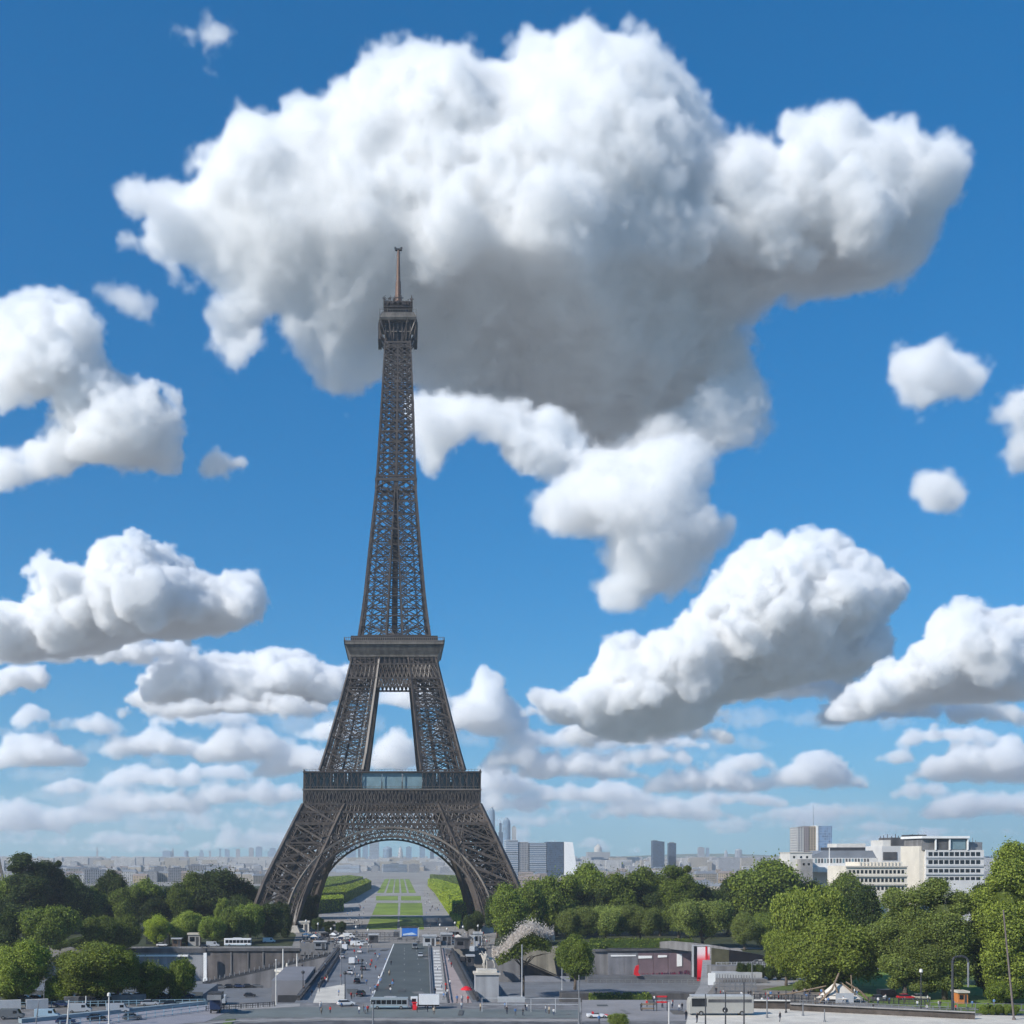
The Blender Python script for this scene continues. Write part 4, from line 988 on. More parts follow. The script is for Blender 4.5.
hedge('hedge',0,0,0,0,0,HZ,'hedge','bright front clipped hedge block at right under the arch',None,[gp(453,903,HZ),gp(486,905,HZ),gp(484,898,HZ),gp(452,896,HZ)],4,.6)
hedge('hedge',0,0,0,0,0,HZ,'hedge','long light green hedge running back at right under the arch',None,[gp(449,895,HZ),gp(476,896,HZ),gp(472,889,HZ),gp(437,879,HZ),gp(428,879,HZ)],5,.7,1.2)
hedge('hedge',0,0,0,0,0,HZ,'mid','dark rear hedge mass at right under the arch',None,[gp(435,877.5,HZ),gp(474,886,HZ),gp(474,876.5,HZ),gp(430,874.5,HZ)],6,.9,.5)
hedge('hedge',0,0,0,0,-.5,3.2,'mid','long ivy-green hedge along the top of the right quay wall',None,[(px_(590,476),475.4),(px_(693,476),475.4),(px_(693,479),481),(px_(590,479),481)],7,.35,4)
hedge('hedge',0,0,0,0,-5,1.5,'mid','ivy hanging over the wall beside the small dark tree',None,[(px_(560,474),472.5),(px_(600,474),473.5),(px_(606,474),474.6),(px_(560,474),474.6)],8,.4,5)
hedge('hedge',0,0,0,0,0,2.5,'hedge','low sloping bright hedge strip beside the right gravel walk',None,[gp(459,924,2.5),gp(461,915,2.5),gp(432,881,2.5),gp(428,881,2.5)],9,.6,1.5)

for k, (px, w_, ky) in enumerate(((2,22,'mid'),(20,26,'dark'),(60,24,'mid'),(78,26,'dark'),(94,24,'mid'),(110,22,'dark'),(122,18,'mid'))):
    T(px, 938+k%3, 950, w_, 'bush', ky, 'shrub in the low row on the upper left quay', 'shrubs on the upper left quay')
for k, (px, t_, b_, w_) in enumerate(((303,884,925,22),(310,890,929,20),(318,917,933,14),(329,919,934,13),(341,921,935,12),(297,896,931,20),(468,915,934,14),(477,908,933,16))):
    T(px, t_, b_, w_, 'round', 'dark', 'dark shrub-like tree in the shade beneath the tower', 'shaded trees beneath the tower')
for k in range(6): T(800+k*9,981-k*.5,992,15,'bush','grey','olive shrub at the foot of the willow-like trees','shrubs at the foot of the willow-like trees')

# ------------------------------------------------------------------ quay walls, ramps, terraces
zt = lambda py, Y: CH+(VY-py)/FPX*Y
def wall(name, label, px0, px1, py0, py1, Y, m, th=1.0, cat='wall', parent=None):
    o = MB().box(px_(px0,Y), Y, zt(py1,Y), px_(px1,Y), Y+th, zt(py0,Y)).build(name, m, parent)
    if parent is None: tag(o, label, cat)
    return o
# left: long quay wall with cornice, white line and white pillar
ql = thing('quay_wall', 'long grey quay wall with dark cornice at left, below the parked cars', 'wall', (0,0,0))
MB().box(px_(118,470), 470, -12.4, px_(206,470), 474.9, zt(949.5,470)).build('face', mat('pale_wall', (.27,.275,.29), .8, 0, .15, .1, stains=.3), ql)
MB().box(px_(118,470)-1, 469.2, zt(952.5,470), px_(206,470), 469.99, zt(948.3,470)).build('cornice', CONC_D, ql)
MB().box(px_(132,470), 468.9, zt(956.3,470), px_(188.5,470), 469.98, zt(954.6,470)).build('ledge', WHITE, ql)
qr = thing('quay_wall', 'darker stained quay wall right of the white pillar, ending at the bridge', 'wall', (0,0,0))
MB().box(px_(206,470)+.02, 470.3, -12.4, px_(333,470), 474.9, zt(949.2,470)).build('face', mat('brown_wall', (.15,.135,.13), .8, 0, .3, .12, stains=.4), qr)
MB().box(px_(206,470)+.02, 469.6, zt(951,470), px_(300,470), 470.29, zt(948.2,470)).build('cornice', CONC_D, qr)
MB().box(px_(300,470)+.02, 469.9, zt(955,470), px_(333,470), 470.29, zt(943,470)).build('cornice', CONC, qr)
for p in (231, 248, 263, 305, 312, 319, 326): MB().box(px_(p,470)-.18, 469.9, -12.4, px_(p,470)+.18, 470.3, zt(952,470)).build('pilaster', CONC, qr)
pil = MB().box(px_(203.4,466), 466, -12.4, px_(206.6,466), 467.2, zt(953,466)); pil.box(px_(203,466), 465.8, -12.4, px_(207.2,466), 467.4, -11)
tag(pil.build('white_pillar', WHITE), 'tall white pillar standing against the left quay wall', 'pillar')
# ramp descending along the wall
rp_ = thing('ramp', 'grey ramp with dark parapet climbing along the left quay wall towards the bridge', 'ramp', (0,0,0))
Yr = 452
v = [(px_(206,Yr), zt(983,Yr)), (px_(332,Yr), zt(954,Yr)), (px_(332,Yr), -12.5), (px_(206,Yr), -12.5)]
MB().slab([v[0],v[3],v[2],v[1]], Yr-8, Yr+8).build('ramp_body', mat('ramp_grey', (.20,.195,.20), .85, 0, .2, .1, stains=.3), rp_)
MB().slab([(v[0][0],v[0][1]+.01),(v[1][0],v[1][1]+.01),(v[1][0],v[1][1]+1.3),(v[0][0],v[0][1]+1.3)], Yr-8, Yr-7.3).build('parapet', DGREY, rp_)
for k in range(26):
    f = (k+.5)/26; MB().box(v[0][0]+(v[1][0]-v[0][0])*f-.15, Yr-8.2, v[0][1]+(v[1][1]-v[0][1])*f+.8, v[0][0]+(v[1][0]-v[0][0])*f+.15, Yr-8.01, v[0][1]+(v[1][1]-v[0][1])*f+2.2).build('baluster', GREY, rp_)
# low terrace with light poles beside the ramp
isl = MB(); c0 = G(291,971,-4)
isl.lathe([(5.8,0),(5.8,.5),(5.4,.7),(0.01,.75)], 24, 0, (c0.x, c0.y, -4)); isl.lathe([(5.2,-8.4),(5.2,0)], 24, 0, (c0.x, c0.y, -4))
tag(isl.build('roundabout_island', CREAM), 'cream round traffic island with lamp columns beside the ramp', 'traffic island')
gb = thing('retaining_block', 'plain grey retaining block left of the bridge with dark lower band', 'wall', (0,0,0))
MB().box(px_(277,345), 330, -12.4, BX0-.05, 372, zt(975,345)).build('body', mat('ramp_violet', (.20,.20,.215), .85, 0, .15, .1), gb)
MB().box(px_(278,330), 329.2, -12.4, px_(301,330), 329.99, zt(995,330)).build('band', DGREY, gb)
# bridge balustrades: sloped stone bands either side
def balustrade(label, A, B, h, m, n, w_=.5, name='balustrade'):
    o = thing(name, label, 'balustrade', (0,0,0)); A = Vector(A); B = Vector(B); t = B-A; s = t.normalized().cross(Vector((0,0,1)))
    def rail(z, hh, ww): 
        b = MB(); vs = []
        for c in (A, B):
            for i, j in ((-1,0),(1,0),(1,1),(-1,1)): vs.append(c+s*(i*ww/2)+Vector((0,0,z+j*hh)))
        return b.add(vs, [(0,3,2,1),(4,5,6,7),(0,1,5,4),(1,2,6,5),(2,3,7,6),(3,0,4,7)])
    rail(0.02, h*.22, w_).build('plinth', m, o); rail(h*.82, h*.18, w_*1.1).build('rail', m, o)
    for k in range(n): c = A+t*((k+.5)/n); MB().box(c.x-w_*.25, c.y-w_*.25, h*.22+.03, c.x+w_*.25, c.y+w_*.25, h*.82-.005).build('baluster', m, o)
    return o
balustrade('dark stone balustrade along the left edge of the bridge', (BX0+.6, 300, 0), (BX0+2.2, 472, 0), 1.3, CONC_D, 44, .9)
balustrade('inner dark balustrade line left of the car lane on the bridge', (BX0+3.6, 330, 0), (BX0+4.0, 470, 0), 1.0, DGREY, 36, .6)
balustrade('grey kerb barrier on the right side of the dark roadway', G(431,1000), G(428.4,946), .9, GREY, 40, .35)
balustrade('thin barrier between the striped pavement and the pink path', G(448.6,1003), G(440.7,948), .9, DGREY, 40, .25)
balustrade('curving dark parapet along the right edge of the bridge', G(478,1001), G(452,951), 1.2, DGREY, 40, .7)
# pedestal with horse and standing figure
Yp = 312
pd = thing('stone_pedestal', 'square pale stone pedestal at the right end of the bridge', 'pedestal', (px_(486.5,Yp), Yp, 0)); hw = (498-475)/2*Yp/FPX
zt_ = zt(972,Yp)
MB().box(-hw,-2.6,-12,hw,2.6,zt_-.5).build('shaft', mat('pedestal_stone', (.38,.385,.40), .8, 0, .12, .3, stains=.3), pd); MB().box(-hw-.4,-3,zt_-.49,hw+.4,3,zt_+.02).build('cornice', STONE, pd)
MB().box(-hw*.85,-2.3,zt_+.03,hw*.85,2.3,zt_+.8).build('plinth', CREAM, pd)
def horse_and_man():
    st = thing('equestrian_statue', 'pale stone statue of a man beside a horse on the pedestal', 'statue', (px_(485.5,Yp), Yp, zt_+.82)); 
    def skin(name, vs, es, rs, m):
        me = bpy.data.meshes.new(name); me.from_pydata(vs, es, []); o = bpy.data.objects.new(name, me); COL.objects.link(o)
        md = o.modifiers.new('skin','SKIN'); 
        for i, r in enumerate(rs): me.skin_vertices[0].data[i].radius = r if isinstance(r, tuple) else (r, r)
        me.skin_vertices[0].data[0].use_root = True
        sb = o.modifiers.new('sub','SUBSURF'); sb.levels = 1; sb.render_levels = 1
        dg = bpy.context.evaluated_depsgraph_get(); ev = o.evaluated_get(dg); nm = bpy.data.meshes.new_from_object(ev)
        bpy.data.objects.remove(o); o2 = bpy.data.objects.new(name, nm); COL.objects.link(o2); nm.materials.clear(); nm.materials.append(m); return o2
    s = 1.35
    mv = [(0,0,1.0),(0,0,1.45),(0,0,1.62),(0,0,1.8),(.2,0,1.45),(.32,.05,1.15),(.36,-.15,.95),(-.2,0,1.45),(-.38,.0,1.6),(-.55,-.05,1.85),(.12,0,.95),(.15,-.03,.5),(.15,0,.04),(.15,-.16,.02),(-.12,0,.95),(-.18,.06,.5),(-.2,.1,.04),(-.2,-.06,.02)]
    me_ = [(0,1),(1,2),(2,3),(1,4),(4,5),(5,6),(1,7),(7,8),(8,9),(0,10),(10,11),(11,12),(12,13),(0,14),(14,15),(15,16),(16,17)]
    rs = [.16,.19,.07,.12,.09,.06,.045,.09,.06,.045,.1,.07,.05,.04,.1,.07,.05,.04]
    m_ = skin('figure', [(x*s*1.4, y*s*1.4-.6, z*s*1.9) for x,y,z in mv], me_, [r*s*1.6 for r in rs], STONE); m_.parent = st
    hv = [(0,0,1.35),(.6,0,1.35),(-.65,0,1.4),(-.85,0,1.75),(-1.0,0,2.1),(-1.3,0,1.95),(.85,0,1.1),(.75,.18,.9),(.9,.18,.5),(.8,.18,.05),(.75,-.18,.9),(.85,-.18,.5),(.75,-.18,.05),(-.6,.16,.9),(-.62,.16,.5),(-.6,.16,.05),(-.6,-.16,.9),(-.85,-.16,.65),(-.75,-.16,.35),(.95,0,.7)]
    he = [(0,1),(0,2),(2,3),(3,4),(4,5),(1,6),(1,7),(7,8),(8,9),(1,10),(10,11),(11,12),(2,13),(13,14),(14,15),(2,16),(16,17),(17,18),(6,19)]
    hr = [.33,.32,.3,.2,.14,.09,.1,.15,.08,.06,.15,.08,.06,.12,.07,.06,.12,.07,.06,.05]
    h_ = skin('horse', [(x*1.9+.8, y*1.9+.5, z*1.9) for x,y,z in hv], he, [r*1.6 for r in hr], STONE); h_.parent = st
    return skin
skin = horse_and_man()
# right: concrete buttress walls
Yw = 468
bw = thing('buttress_wall', 'large sloping concrete buttress wall under the blossom tree', 'wall', (0,0,0))
def pslab(pts, Y0, Y1, m, name, par): return MB().slab([(px_(a,Y0), zt(b,Y0)) for a,b in pts], Y0, Y1).build(name, m, par)
pslab([(487,948),(487,1000),(572,1000),(572,962),(560,950)], Yw+2, Yw+6, CONC_D, 'back_wall', bw)
pslab([(523,948),(523,962),(557,976.5),(554,959),(560,948)], Yw-1, Yw+1.9, CONC_W, 'upper_face', bw)
pslab([(488,950),(488,990),(520,990),(520,960),(500,950)], Yw-3, Yw+.5, CONC, 'left_face', bw)
pslab([(520.3,976),(520.3,987),(570,988),(570,977)], Yw-2, Yw+1, mat('cool_concrete', (.24,.25,.28), .8, 0, .15, .2), 'lower_band', bw)
pslab([(500.5,950),(520,960.2),(560,977.5),(560,976.3),(521,959),(503,950)], Yw-3.6, Yw-3.01, IRON_D, 'coping', bw)
wr = thing('quay_wall', 'long grey wall with metallic panels and pink mural below the ivy hedge at right', 'wall', (0,0,0))
pslab([(588,952),(588,983),(693,983),(693,950)], 470, 474.9, CONC, 'face', wr)
pslab([(593,951),(598,951.5),(693,949.8),(693,948.3),(593,949.4)], 469, 470.5, CONC_D, 'coping', wr)
pn = mat('brushed_panel', (.30,.30,.32), .35, .3, .3, .06, stains=.25)
for a, b in ((608,624),(624.3,638)): pslab([(a,953),(a,976),(b,976),(b,953)], 469.3, 469.9, pn, 'panel', wr)
for a, b in ((638.3,653),(653.3,668),(668.3,691)): pslab([(a,953),(a,976),(b,976),(b,953)], 469.3, 469.9, mat('mauve_panel', (.25,.18,.20), .4, .2, .35, .08), 'panel', wr)
for a, b, y0, y1 in ((611,636,955,956.6),(638.5,652,955.8,958.6),(658,667,955.2,957.6),(677,682,954,966.5)): pslab([(a,y0),(a,y1),(b,y1-.4),(b,y0)], 469.0, 469.28, WHITE, 'light_strip', wr)
# mural: dark crowd silhouette in crimson and plum
mu = MB(); r_ = random.Random(4)
for k in range(70):
    a = r_.uniform(641,690); h = r_.uniform(1.2,3)+max(0,(a-655)*.12)*r_.random(); w_ = r_.uniform(.6,1.6)
    mu.slab([(px_(a,469), zt(975.8,469)), (px_(a+w_,469), zt(975.8,469)), (px_(a+w_*.8,469), zt(975.8-h,469)), (px_(a+w_*.2,469), zt(975.8-h*1.05,469))], 469.1-k*.0012, 469.2-k*.0012, k % 3)
mu.build('mural', [mat('crimson_print', (.28,.03,.07), .5), mat('plum_print', (.10,.04,.07), .5), mat('dark_print', (.05,.03,.05), .5)], wr)
pslab([(588,976.5),(588,984.8),(706,984.8),(693,976)], 462, 468.9, mat('slate_ledge', (.12,.125,.135), .7, 0, .2, .2), 'ledge', wr)
pslab([(588,985),(588,986.6),(706,986.6),(706,985)], 461.7, 462.5, PALE, 'edge', wr)
rf = tag(pslab([(634,974.8),(634.5,970),(636,966),(638.8,965),(639,969),(638,972),(640.5,975.5),(637,976)], 460.5, 461.2, RED, 'red_marker', None), 'small red figure-shaped marker in front of the mural wall', 'marker')
# low planted embankment between ledge and roadway
em = MB(); em.box(px_(560,400), 396, -12.4, px_(705,400), 402, zt(992,400)); tag(em.build('low_wall', CONC_D), 'low dark wall running below the mural wall', 'wall')
hedge('hedge', px_(590,392), 390, px_(650,392), 394, -12.4, zt(994,392), 'mid', 'dark unclipped planting strip below the mural wall', None, None, 21, .4, 4)
# ramp walls at the right of pedestal
lw_ = thing('parapet_wall', 'low pale parapet wall with posts right of the pedestal', 'wall', (0,0,0))
pslab([(498,997),(498,1003.6),(525,1003.6),(525,997)], 300, 301, PALE, 'panel', lw_)
# upper terrace right of the banner
tr = thing('stepped_terrace', 'stepped grey viewing terrace with railings right of the red banner', 'terrace', (0,0,0))
Yt = 352
for k, (a, b) in enumerate(((966,969),(971,974),(976,979))): MB().box(px_(711,Yt),Yt-k*5,.02,px_(757,Yt),Yt-k*5+4.6,zt(a,Yt)).build('step', PALE if k == 1 else CONC, tr)
for k in range(16): MB().box(px_(714+k*2.7,Yt-12), Yt-12, 0, px_(714+k*2.7,Yt-12)+.22, Yt-11.8, zt(974+k*.1,Yt-12)).build('post', GREY, tr)
cwl = thing('curved_wall', 'dark curved wall with pale parapet under the trees right of the red banner', 'wall', (0,0,0)); pts = [(652,942.5),(672,941),(695,943),(712,945),(727,947.5),(742,951),(757,956),(772,962)]
for k, ((a, y0), (b, y1)) in enumerate(zip(pts, pts[1:])):
    Y = 480-k*12; m = MB(); m.add([(px_(a,Y),Y,zt(y0,Y)),(px_(b,Y-12),Y-12,zt(y1,Y-12)),(px_(b,Y-12),Y-12,0),(px_(a,Y),Y,0),
        (px_(a,Y),Y+1,zt(y0,Y)),(px_(b,Y-12),Y-11,zt(y1,Y-12)),(px_(b,Y-12),Y-11,0),(px_(a,Y),Y+1,0)],[(0,3,2,1),(4,5,6,7),(0,1,5,4),(2,3,7,6),(1,2,6,5),(0,4,7,3)]).build('parapet', CONC, cwl)
pslab([(712,948),(712,967),(729,967),(729,950)], 394, 395, mat('olive_panel', (.09,.085,.05), .8, 0, .35, .3), 'panel', cwl)
pslab([(729.3,950),(729.3,967),(797,967),(780,958),(745,952)], 394, 396, BLACK, 'void_slab', cwl)  # solid black slab; the shade of the void is painted by its colour
# low dark retaining wall along the terrace at right
rw = thing('retaining_wall', 'low dark retaining wall along the cream terrace at bottom right', 'wall', (0,0,0))
def strip_wall(A, B, h, w_, m, name, par, z=0):
    A = Vector(A); B = Vector(B); s = (B-A).normalized().cross(Vector((0,0,1))); vs = []
    for c in (A, B):
        for i, j in ((-1,0),(1,0),(1,1),(-1,1)): vs.append(c+s*(i*w_/2)+Vector((0,0,z+j*h)))
    return MB().add(vs, [(0,3,2,1),(4,5,6,7),(0,1,5,4),(1,2,6,5),(2,3,7,6),(3,0,4,7)]).build(name, m, par)
strip_wall(G(712,1008), G(790,1009), 1.9, .6, mat('brown_wall_low', (.09,.075,.065), .9, 0, .4, .6), 'wall', rw)
strip_wall(G(790,1010.4), G(975,1019.5), 1.5, .6, MATS['brown_wall_low'], 'wall', rw); strip_wall(G(712,1008.2), G(790,1009.2), .25, .9, OFFW, 'coping', rw, 1.91); strip_wall(G(790,1010.6), G(975,1019.7), .25, .9, PAVE, 'coping', rw, 1.51)
# ------------------------------------------------------------------ vehicles
CARP = {}
def paint(name, c): return mat(name, c, .3, .1, .06, .5, spec=.5)
PNT = {'ice':paint('bus_ice',(.30,.34,.36)), 'white':paint('car_white',(.72,.72,.72)), 'silver':paint('car_silver',(.4,.42,.44)), 'black':paint('car_black',(.015,.016,.02)), 'grey':paint('car_grey',(.12,.13,.14)),
       'blue':paint('car_blue',(.05,.12,.28)), 'red':paint('car_red',(.5,.02,.03)), 'pale blue':paint('car_pale_blue',(.34,.45,.52)), 'dark blue':paint('car_dark_blue',(.02,.035,.09)), 'beige':paint('car_beige',(.5,.45,.38))}
LAMP = mat('lamp_glass', (.7,.7,.66), .2); TAIL = mat('tail_lamp', (.4,.02,.02), .3)
def wheel(o, x, y, r, w_=.24):
    t = MB().cyl((x,y-w_/2,r),(x,y+w_/2,r),r,r,14).build('wheel', TYRE, o); MB().cyl((x,y-w_/2-.02,r),(x,y+w_/2+.02,r),r*.55,r*.55,10).build('rim', GREY, t)
def car(color, label, loc, rz, kind='hatch', group=None):
    key = (kind, color)
    if key in CARP: return dup(CARP[key], loc, rz, label, group)
    nm = {'hatch':'parked_car','van':'van','bus':'bus','truck':'truck','convertible':'convertible'}[kind]; ct = {'hatch':'car','van':'van','bus':'bus','truck':'truck','convertible':'car'}[kind]
    o = thing(nm, label, ct, loc, rz, group); m = PNT[color]
    if kind == 'hatch':
        L2, W2 = 2.1, .88
        MB().slab([(-L2,.35),(L2,.35),(L2+.02,.7),(L2-.5,.9),(.95,.98),(-1.95,1.0),(-L2-.03,.75)], -W2, W2).build('body', m, o, bevel=.08)
        MB().add([(-1.9,-W2+.03,1.0),(1.0,-W2+.03,.98),(1.0,W2-.03,.98),(-1.9,W2-.03,1.0),(-1.45,-W2+.22,1.42),(.25,-W2+.22,1.44),(.25,W2-.22,1.44),(-1.45,W2-.22,1.42)],[(0,1,5,4),(1,2,6,5),(2,3,7,6),(3,0,4,7),(4,5,6,7)]).build('glasshouse', GLASS_D, o)
        MB().box(-1.4,-W2+.24,1.43,.22,W2-.24,1.49).build('roof', m, o, bevel=.02)
        for s in (-1,1): MB().box(L2-.04,s*.6-.15,.62,L2+.05,s*.6+.15,.78).build('headlight', LAMP, o); MB().box(-L2-.06,s*.66-.12,.7,-L2+.02,s*.66+.12,.88).build('tail_light', TAIL, o)
        for x in (-1.3,1.35):
            for s in (-1,1): wheel(o, x, s*(W2-.08), .32)
    elif kind == 'van':
        L2, W2 = 2.6, 1.0
        MB().slab([(-L2,.4),(L2,.4),(L2+.02,1.0),(L2-.75,1.25),(L2-1.25,2.15),(-L2,2.2)], -W2, W2).build('body', m, o, bevel=.08)
        MB().add([(L2-.74,-W2+.1,1.27),(L2-.74,W2-.1,1.27),(L2-1.22,W2-.16,2.08),(L2-1.22,-W2+.16,2.08),(L2-.70,-W2+.1,1.27),(L2-.70,W2-.1,1.27),(L2-1.17,W2-.16,2.08),(L2-1.17,-W2+.16,2.08)],[(4,5,6,7),(0,4,7,3),(1,2,6,5),(3,7,6,2)]).build('windscreen', GLASS_D, o)
        for s in (-1,1):
            MB().box(.4,s*W2-.02,1.3,1.25,s*W2+.02,1.9).build('side_window', GLASS_D, o); MB().box(L2-.03,s*.7-.15,.75,L2+.06,s*.7+.15,.95).build('headlight', LAMP, o)
        for x in (-1.7,1.7):
            for s in (-1,1): wheel(o, x, s*(W2-.08), .36)
    elif kind == 'bus':
        L2, W2, H = 5.4, 1.25, 3.3
        MB().box(-L2,-W2,.45,L2,W2,H).build('body', m, o, bevel=.15)
        for s in (-1,1):
            for k in range(7): x = -L2+.5+k*1.48; MB().box(x,s*W2-.03,1.45,x+1.3,s*W2+.03,2.65).build('window', GLASS_D, o)
        for s in (-1,1): MB().box(s*L2-.03,-1.05,1.3,s*L2+.03,1.05,2.8).build('windscreen', GLASS_D, o)
        MB().box(-2,-.8,H,1.5,.8,H+.25).build('roof_unit', PALE, o, bevel=.05)
        for s in (-1,1): MB().box(-L2+.2,s*W2-.025,.6,L2-.2,s*W2+.025,.85).build('skirt', TEAL, o)
        for x in (-3.3,3.5):
            for s in (-1,1): wheel(o, x, s*(W2-.1), .48, .3)
    elif kind == 'truck':
        MB().box(-3.6,-1.2,.95,1.2,1.2,3.3).build('cargo_box', m, o, bevel=.05)
        MB().slab([(1.5,.5),(3.4,.5),(3.45,1.5),(3.1,2.7),(1.5,2.75)], -1.15, 1.15).build('cab', m, o, bevel=.08)
        MB().slab([(3.44,1.6),(3.46,1.6),(3.17,2.55),(3.14,2.55)], -1.0, 1.0).build('windscreen', GLASS_D, o)
        MB().box(-3.6,-.5,.6,1.6,.5,.94).build('chassis', BLACK, o)
        for s in (-1,1): MB().box(1.9,s*1.15-.02,1.6,2.9,s*1.15+.02,2.4).build('side_window', GLASS_D, o)
        for x in (-2.4,2.5):
            for s in (-1,1): wheel(o, x, s*1.0, .48, .3)
    else:
        MB().slab([(-2.3,.3),(2.3,.3),(2.35,.55),(1.2,.85),(-2.2,.9)], -.95, .95).build('body', m, o, bevel=.08)
        MB().box(-1.2,-.75,.86,.4,.75,.95).build('cockpit', BLACK, o)
        MB().add([(.45,-.8,.86),(.45,.8,.86),(.05,.7,1.3),(.05,-.7,1.3)],[(0,1,2,3)]).build('windscreen', GLASS_B, o)
        for s in (-1,1): MB().box(-1.1,s*.35-.2,.9,-.8,s*.35+.2,1.35).build('seat', RED, o)
        MB().box(1.3,-.9,.6,2.36,.9,.72).build('nose_stripe', RED, o)
        for x in (-1.45,1.45):
            for s in (-1,1): wheel(o, x, s*.88, .33)
    CARP[key] = o; return o
def gcar(px, py, color, label, rz=90, kind='hatch', z=0.0):
    p = G(px, py, z); return car(color, label, (p.x, p.y, z+.06), R(rz), kind)
# on the bridge
gcar(420.5,957,'silver','silver car driving on the far right of the dark roadway',-92); gcar(415,949,'grey','dark grey van ahead of the silver car at the far end of the roadway',-92,'van')
gcar(345,950,'white','white van, farthest in the left lane of the bridge',88,'van'); gcar(360,953,'white','white car beside the farthest van in the left lane',88)
gcar(352,964,'white','white van in the middle of the left lane queue',90,'van'); gcar(350,974,'silver','silver car behind the middle white van in the left lane',90)
gcar(357,983,'black','black car at the middle of the left lane, nearest but one',90); gcar(361,996,'black','black car nearest the cross road in the left lane',80)
gcar(363,970,'grey','dark grey car at the inner side of the left lane queue',90); gcar(342,958,'silver','silver car by the inner balustrade on the bridge',90)
gcar(389.5,1009,'ice','pale blue and white bus crossing the end of the bridge',180,'bus').scale = (.82,.82,.82); gcar(424,1008.5,'white','white box truck with red rear crossing behind the pale bus',180,'truck')
p_ = G(414.5,1010); tag(MB().box(p_.x-.45,p_.y-.6,.1,p_.x+.45,p_.y+.2,1.7).box(p_.x-.6,p_.y-.8,1.71,p_.x+.6,p_.y+.1,1.9).build('ticket_kiosk', [RED]), 'red kiosk between the pale bus and the box truck', 'kiosk')
# upper left quay
gcar(162,946.5,'white','small white car parked on the quay above the white wall ledge',0); gcar(213,947,'silver','silver van on the upper quay left of the white coach',0,'van'); gcar(205,948,'black','black car on the upper quay beside the silver van',0)
gcar(238,946.5,'white','long white coach on the upper quay at left',0,'bus'); gcar(97,946,'black','black car half hidden by trees on the upper left quay',0)
gcar(120,946,'white','white van at the left end of the upper quay wall',0,'van'); gcar(269,943,'white','white van beside the foot of the left leg',10,'van')
# lower quay row: parked nose to tail
for k, c in enumerate(('black','grey','black','dark blue','black','grey','silver')):
    gcar(211+k*9.4,988.5-k*.2,c,'%s car, number %s from the left in the line below the ramp' % (c, ('one','two','three','four','five','six','seven')[k]),0,z=-12.4)
gcar(217,998,'white','white van parked left of the lower quay line',0,'van',z=-12.4); gcar(250,997,'black','black car alone on the pale lower pavement left of the bridge',0,z=-12.4)
# bottom left street
gcar(12,1019,'grey','dark grey van in the bottom left corner',4,'van'); gcar(47,1019,'pale blue','pale blue van second from the bottom left corner',6,'van')
gcar(80,1013,'silver','silver van behind the thin white mast at bottom left',8,'van'); gcar(97,1021,'black','black car on the bottom left street by the mast',8); gcar(66,1024,'dark blue','dark blue car at the bottom edge left',8)
gcar(118,1013,'silver','silver van, rightmost of the bottom left street',12,'van'); gcar(132,1020,'grey','dark grey car before the vans at bottom left',12); gcar(35,1008,'black','black car under the trees at bottom left',4)
gcar(63,1007,'dark blue','dark blue car under the trees beside the black one',4); gcar(90,1006,'black','black van under the large lit tree',4,'van'); gcar(150,1006,'silver','silver car in the shade of the small trees at left',8); gcar(172,1007,'black','black car in the shade of the small trees at left',8)
gcar(216,1012,'dark blue','dark blue truck stacked with dark crates left of the bridge',95,'truck'); gcar(222,1004,'silver','silver van beyond the dark truck',95,'van')
gcar(597,1018,'white','low white open car with red nose at the bottom right of the cross road',0,'convertible')
gcar(906,1000,'red','red car parked on the right lawn edge',0); gcar(880,1001,'grey','dark grey car left of the red car',10); gcar(888,998,'black','black van behind the tent',10,'van'); gcar(921,1000,'beige','beige car right of the red car',0)
gcar(346,1006,'white','white car turning at the left foot of the bridge',15)
gcar(466,962,'black','black van by the blossom tree, right of the bridge',60,'van'); gcar(474,952,'silver','silver van behind the horse statue',70,'van'); gcar(458,948,'grey','grey truck by the far right end of the bridge',80,'truck')
# white coach at bottom right
ch = thing('coach', 'big white coach with large front side window and black round emblem, bottom right', 'coach', tuple(G(720,1015)), 0); w_ = 7.3
MB().slab([(-w_,.5),(w_,.5),(w_,4.3),(-w_+1.2,4.3),(-w_+.3,3.9),(-w_,3.0)], -1.3, 1.3).build('body', mat('coach_paint', (.36,.35,.32), .4, 0, .1, .3), ch, bevel=.12)
MB().box(-w_+.6,-1.36,2.1,-w_+3.9,-1.3,3.9).build('window', GLASS_D, ch)
MB().box(-w_+4.3,-1.35,3.0,w_-.5,-1.3,3.7).build('window', CONC_D, ch)
MB().box(-w_+.6,-1.0,4.31,w_-.5,1.0,4.6).build('roof_rack', PALE, ch)
em_ = MB().cyl((.8,-1.34,1.3),(.8,-1.30,1.3),.62,.62,24).build('emblem', BLACK, ch); MB().cyl((.8,-1.37,1.15),(.8,-1.345,1.15),.22,.22,14).build('emblem_dot', WHITE, em_)
for x in (-4.6, 4.6): wheel(ch, x, -1.15, .55, .35); wheel(ch, x, 1.15, .55, .35)
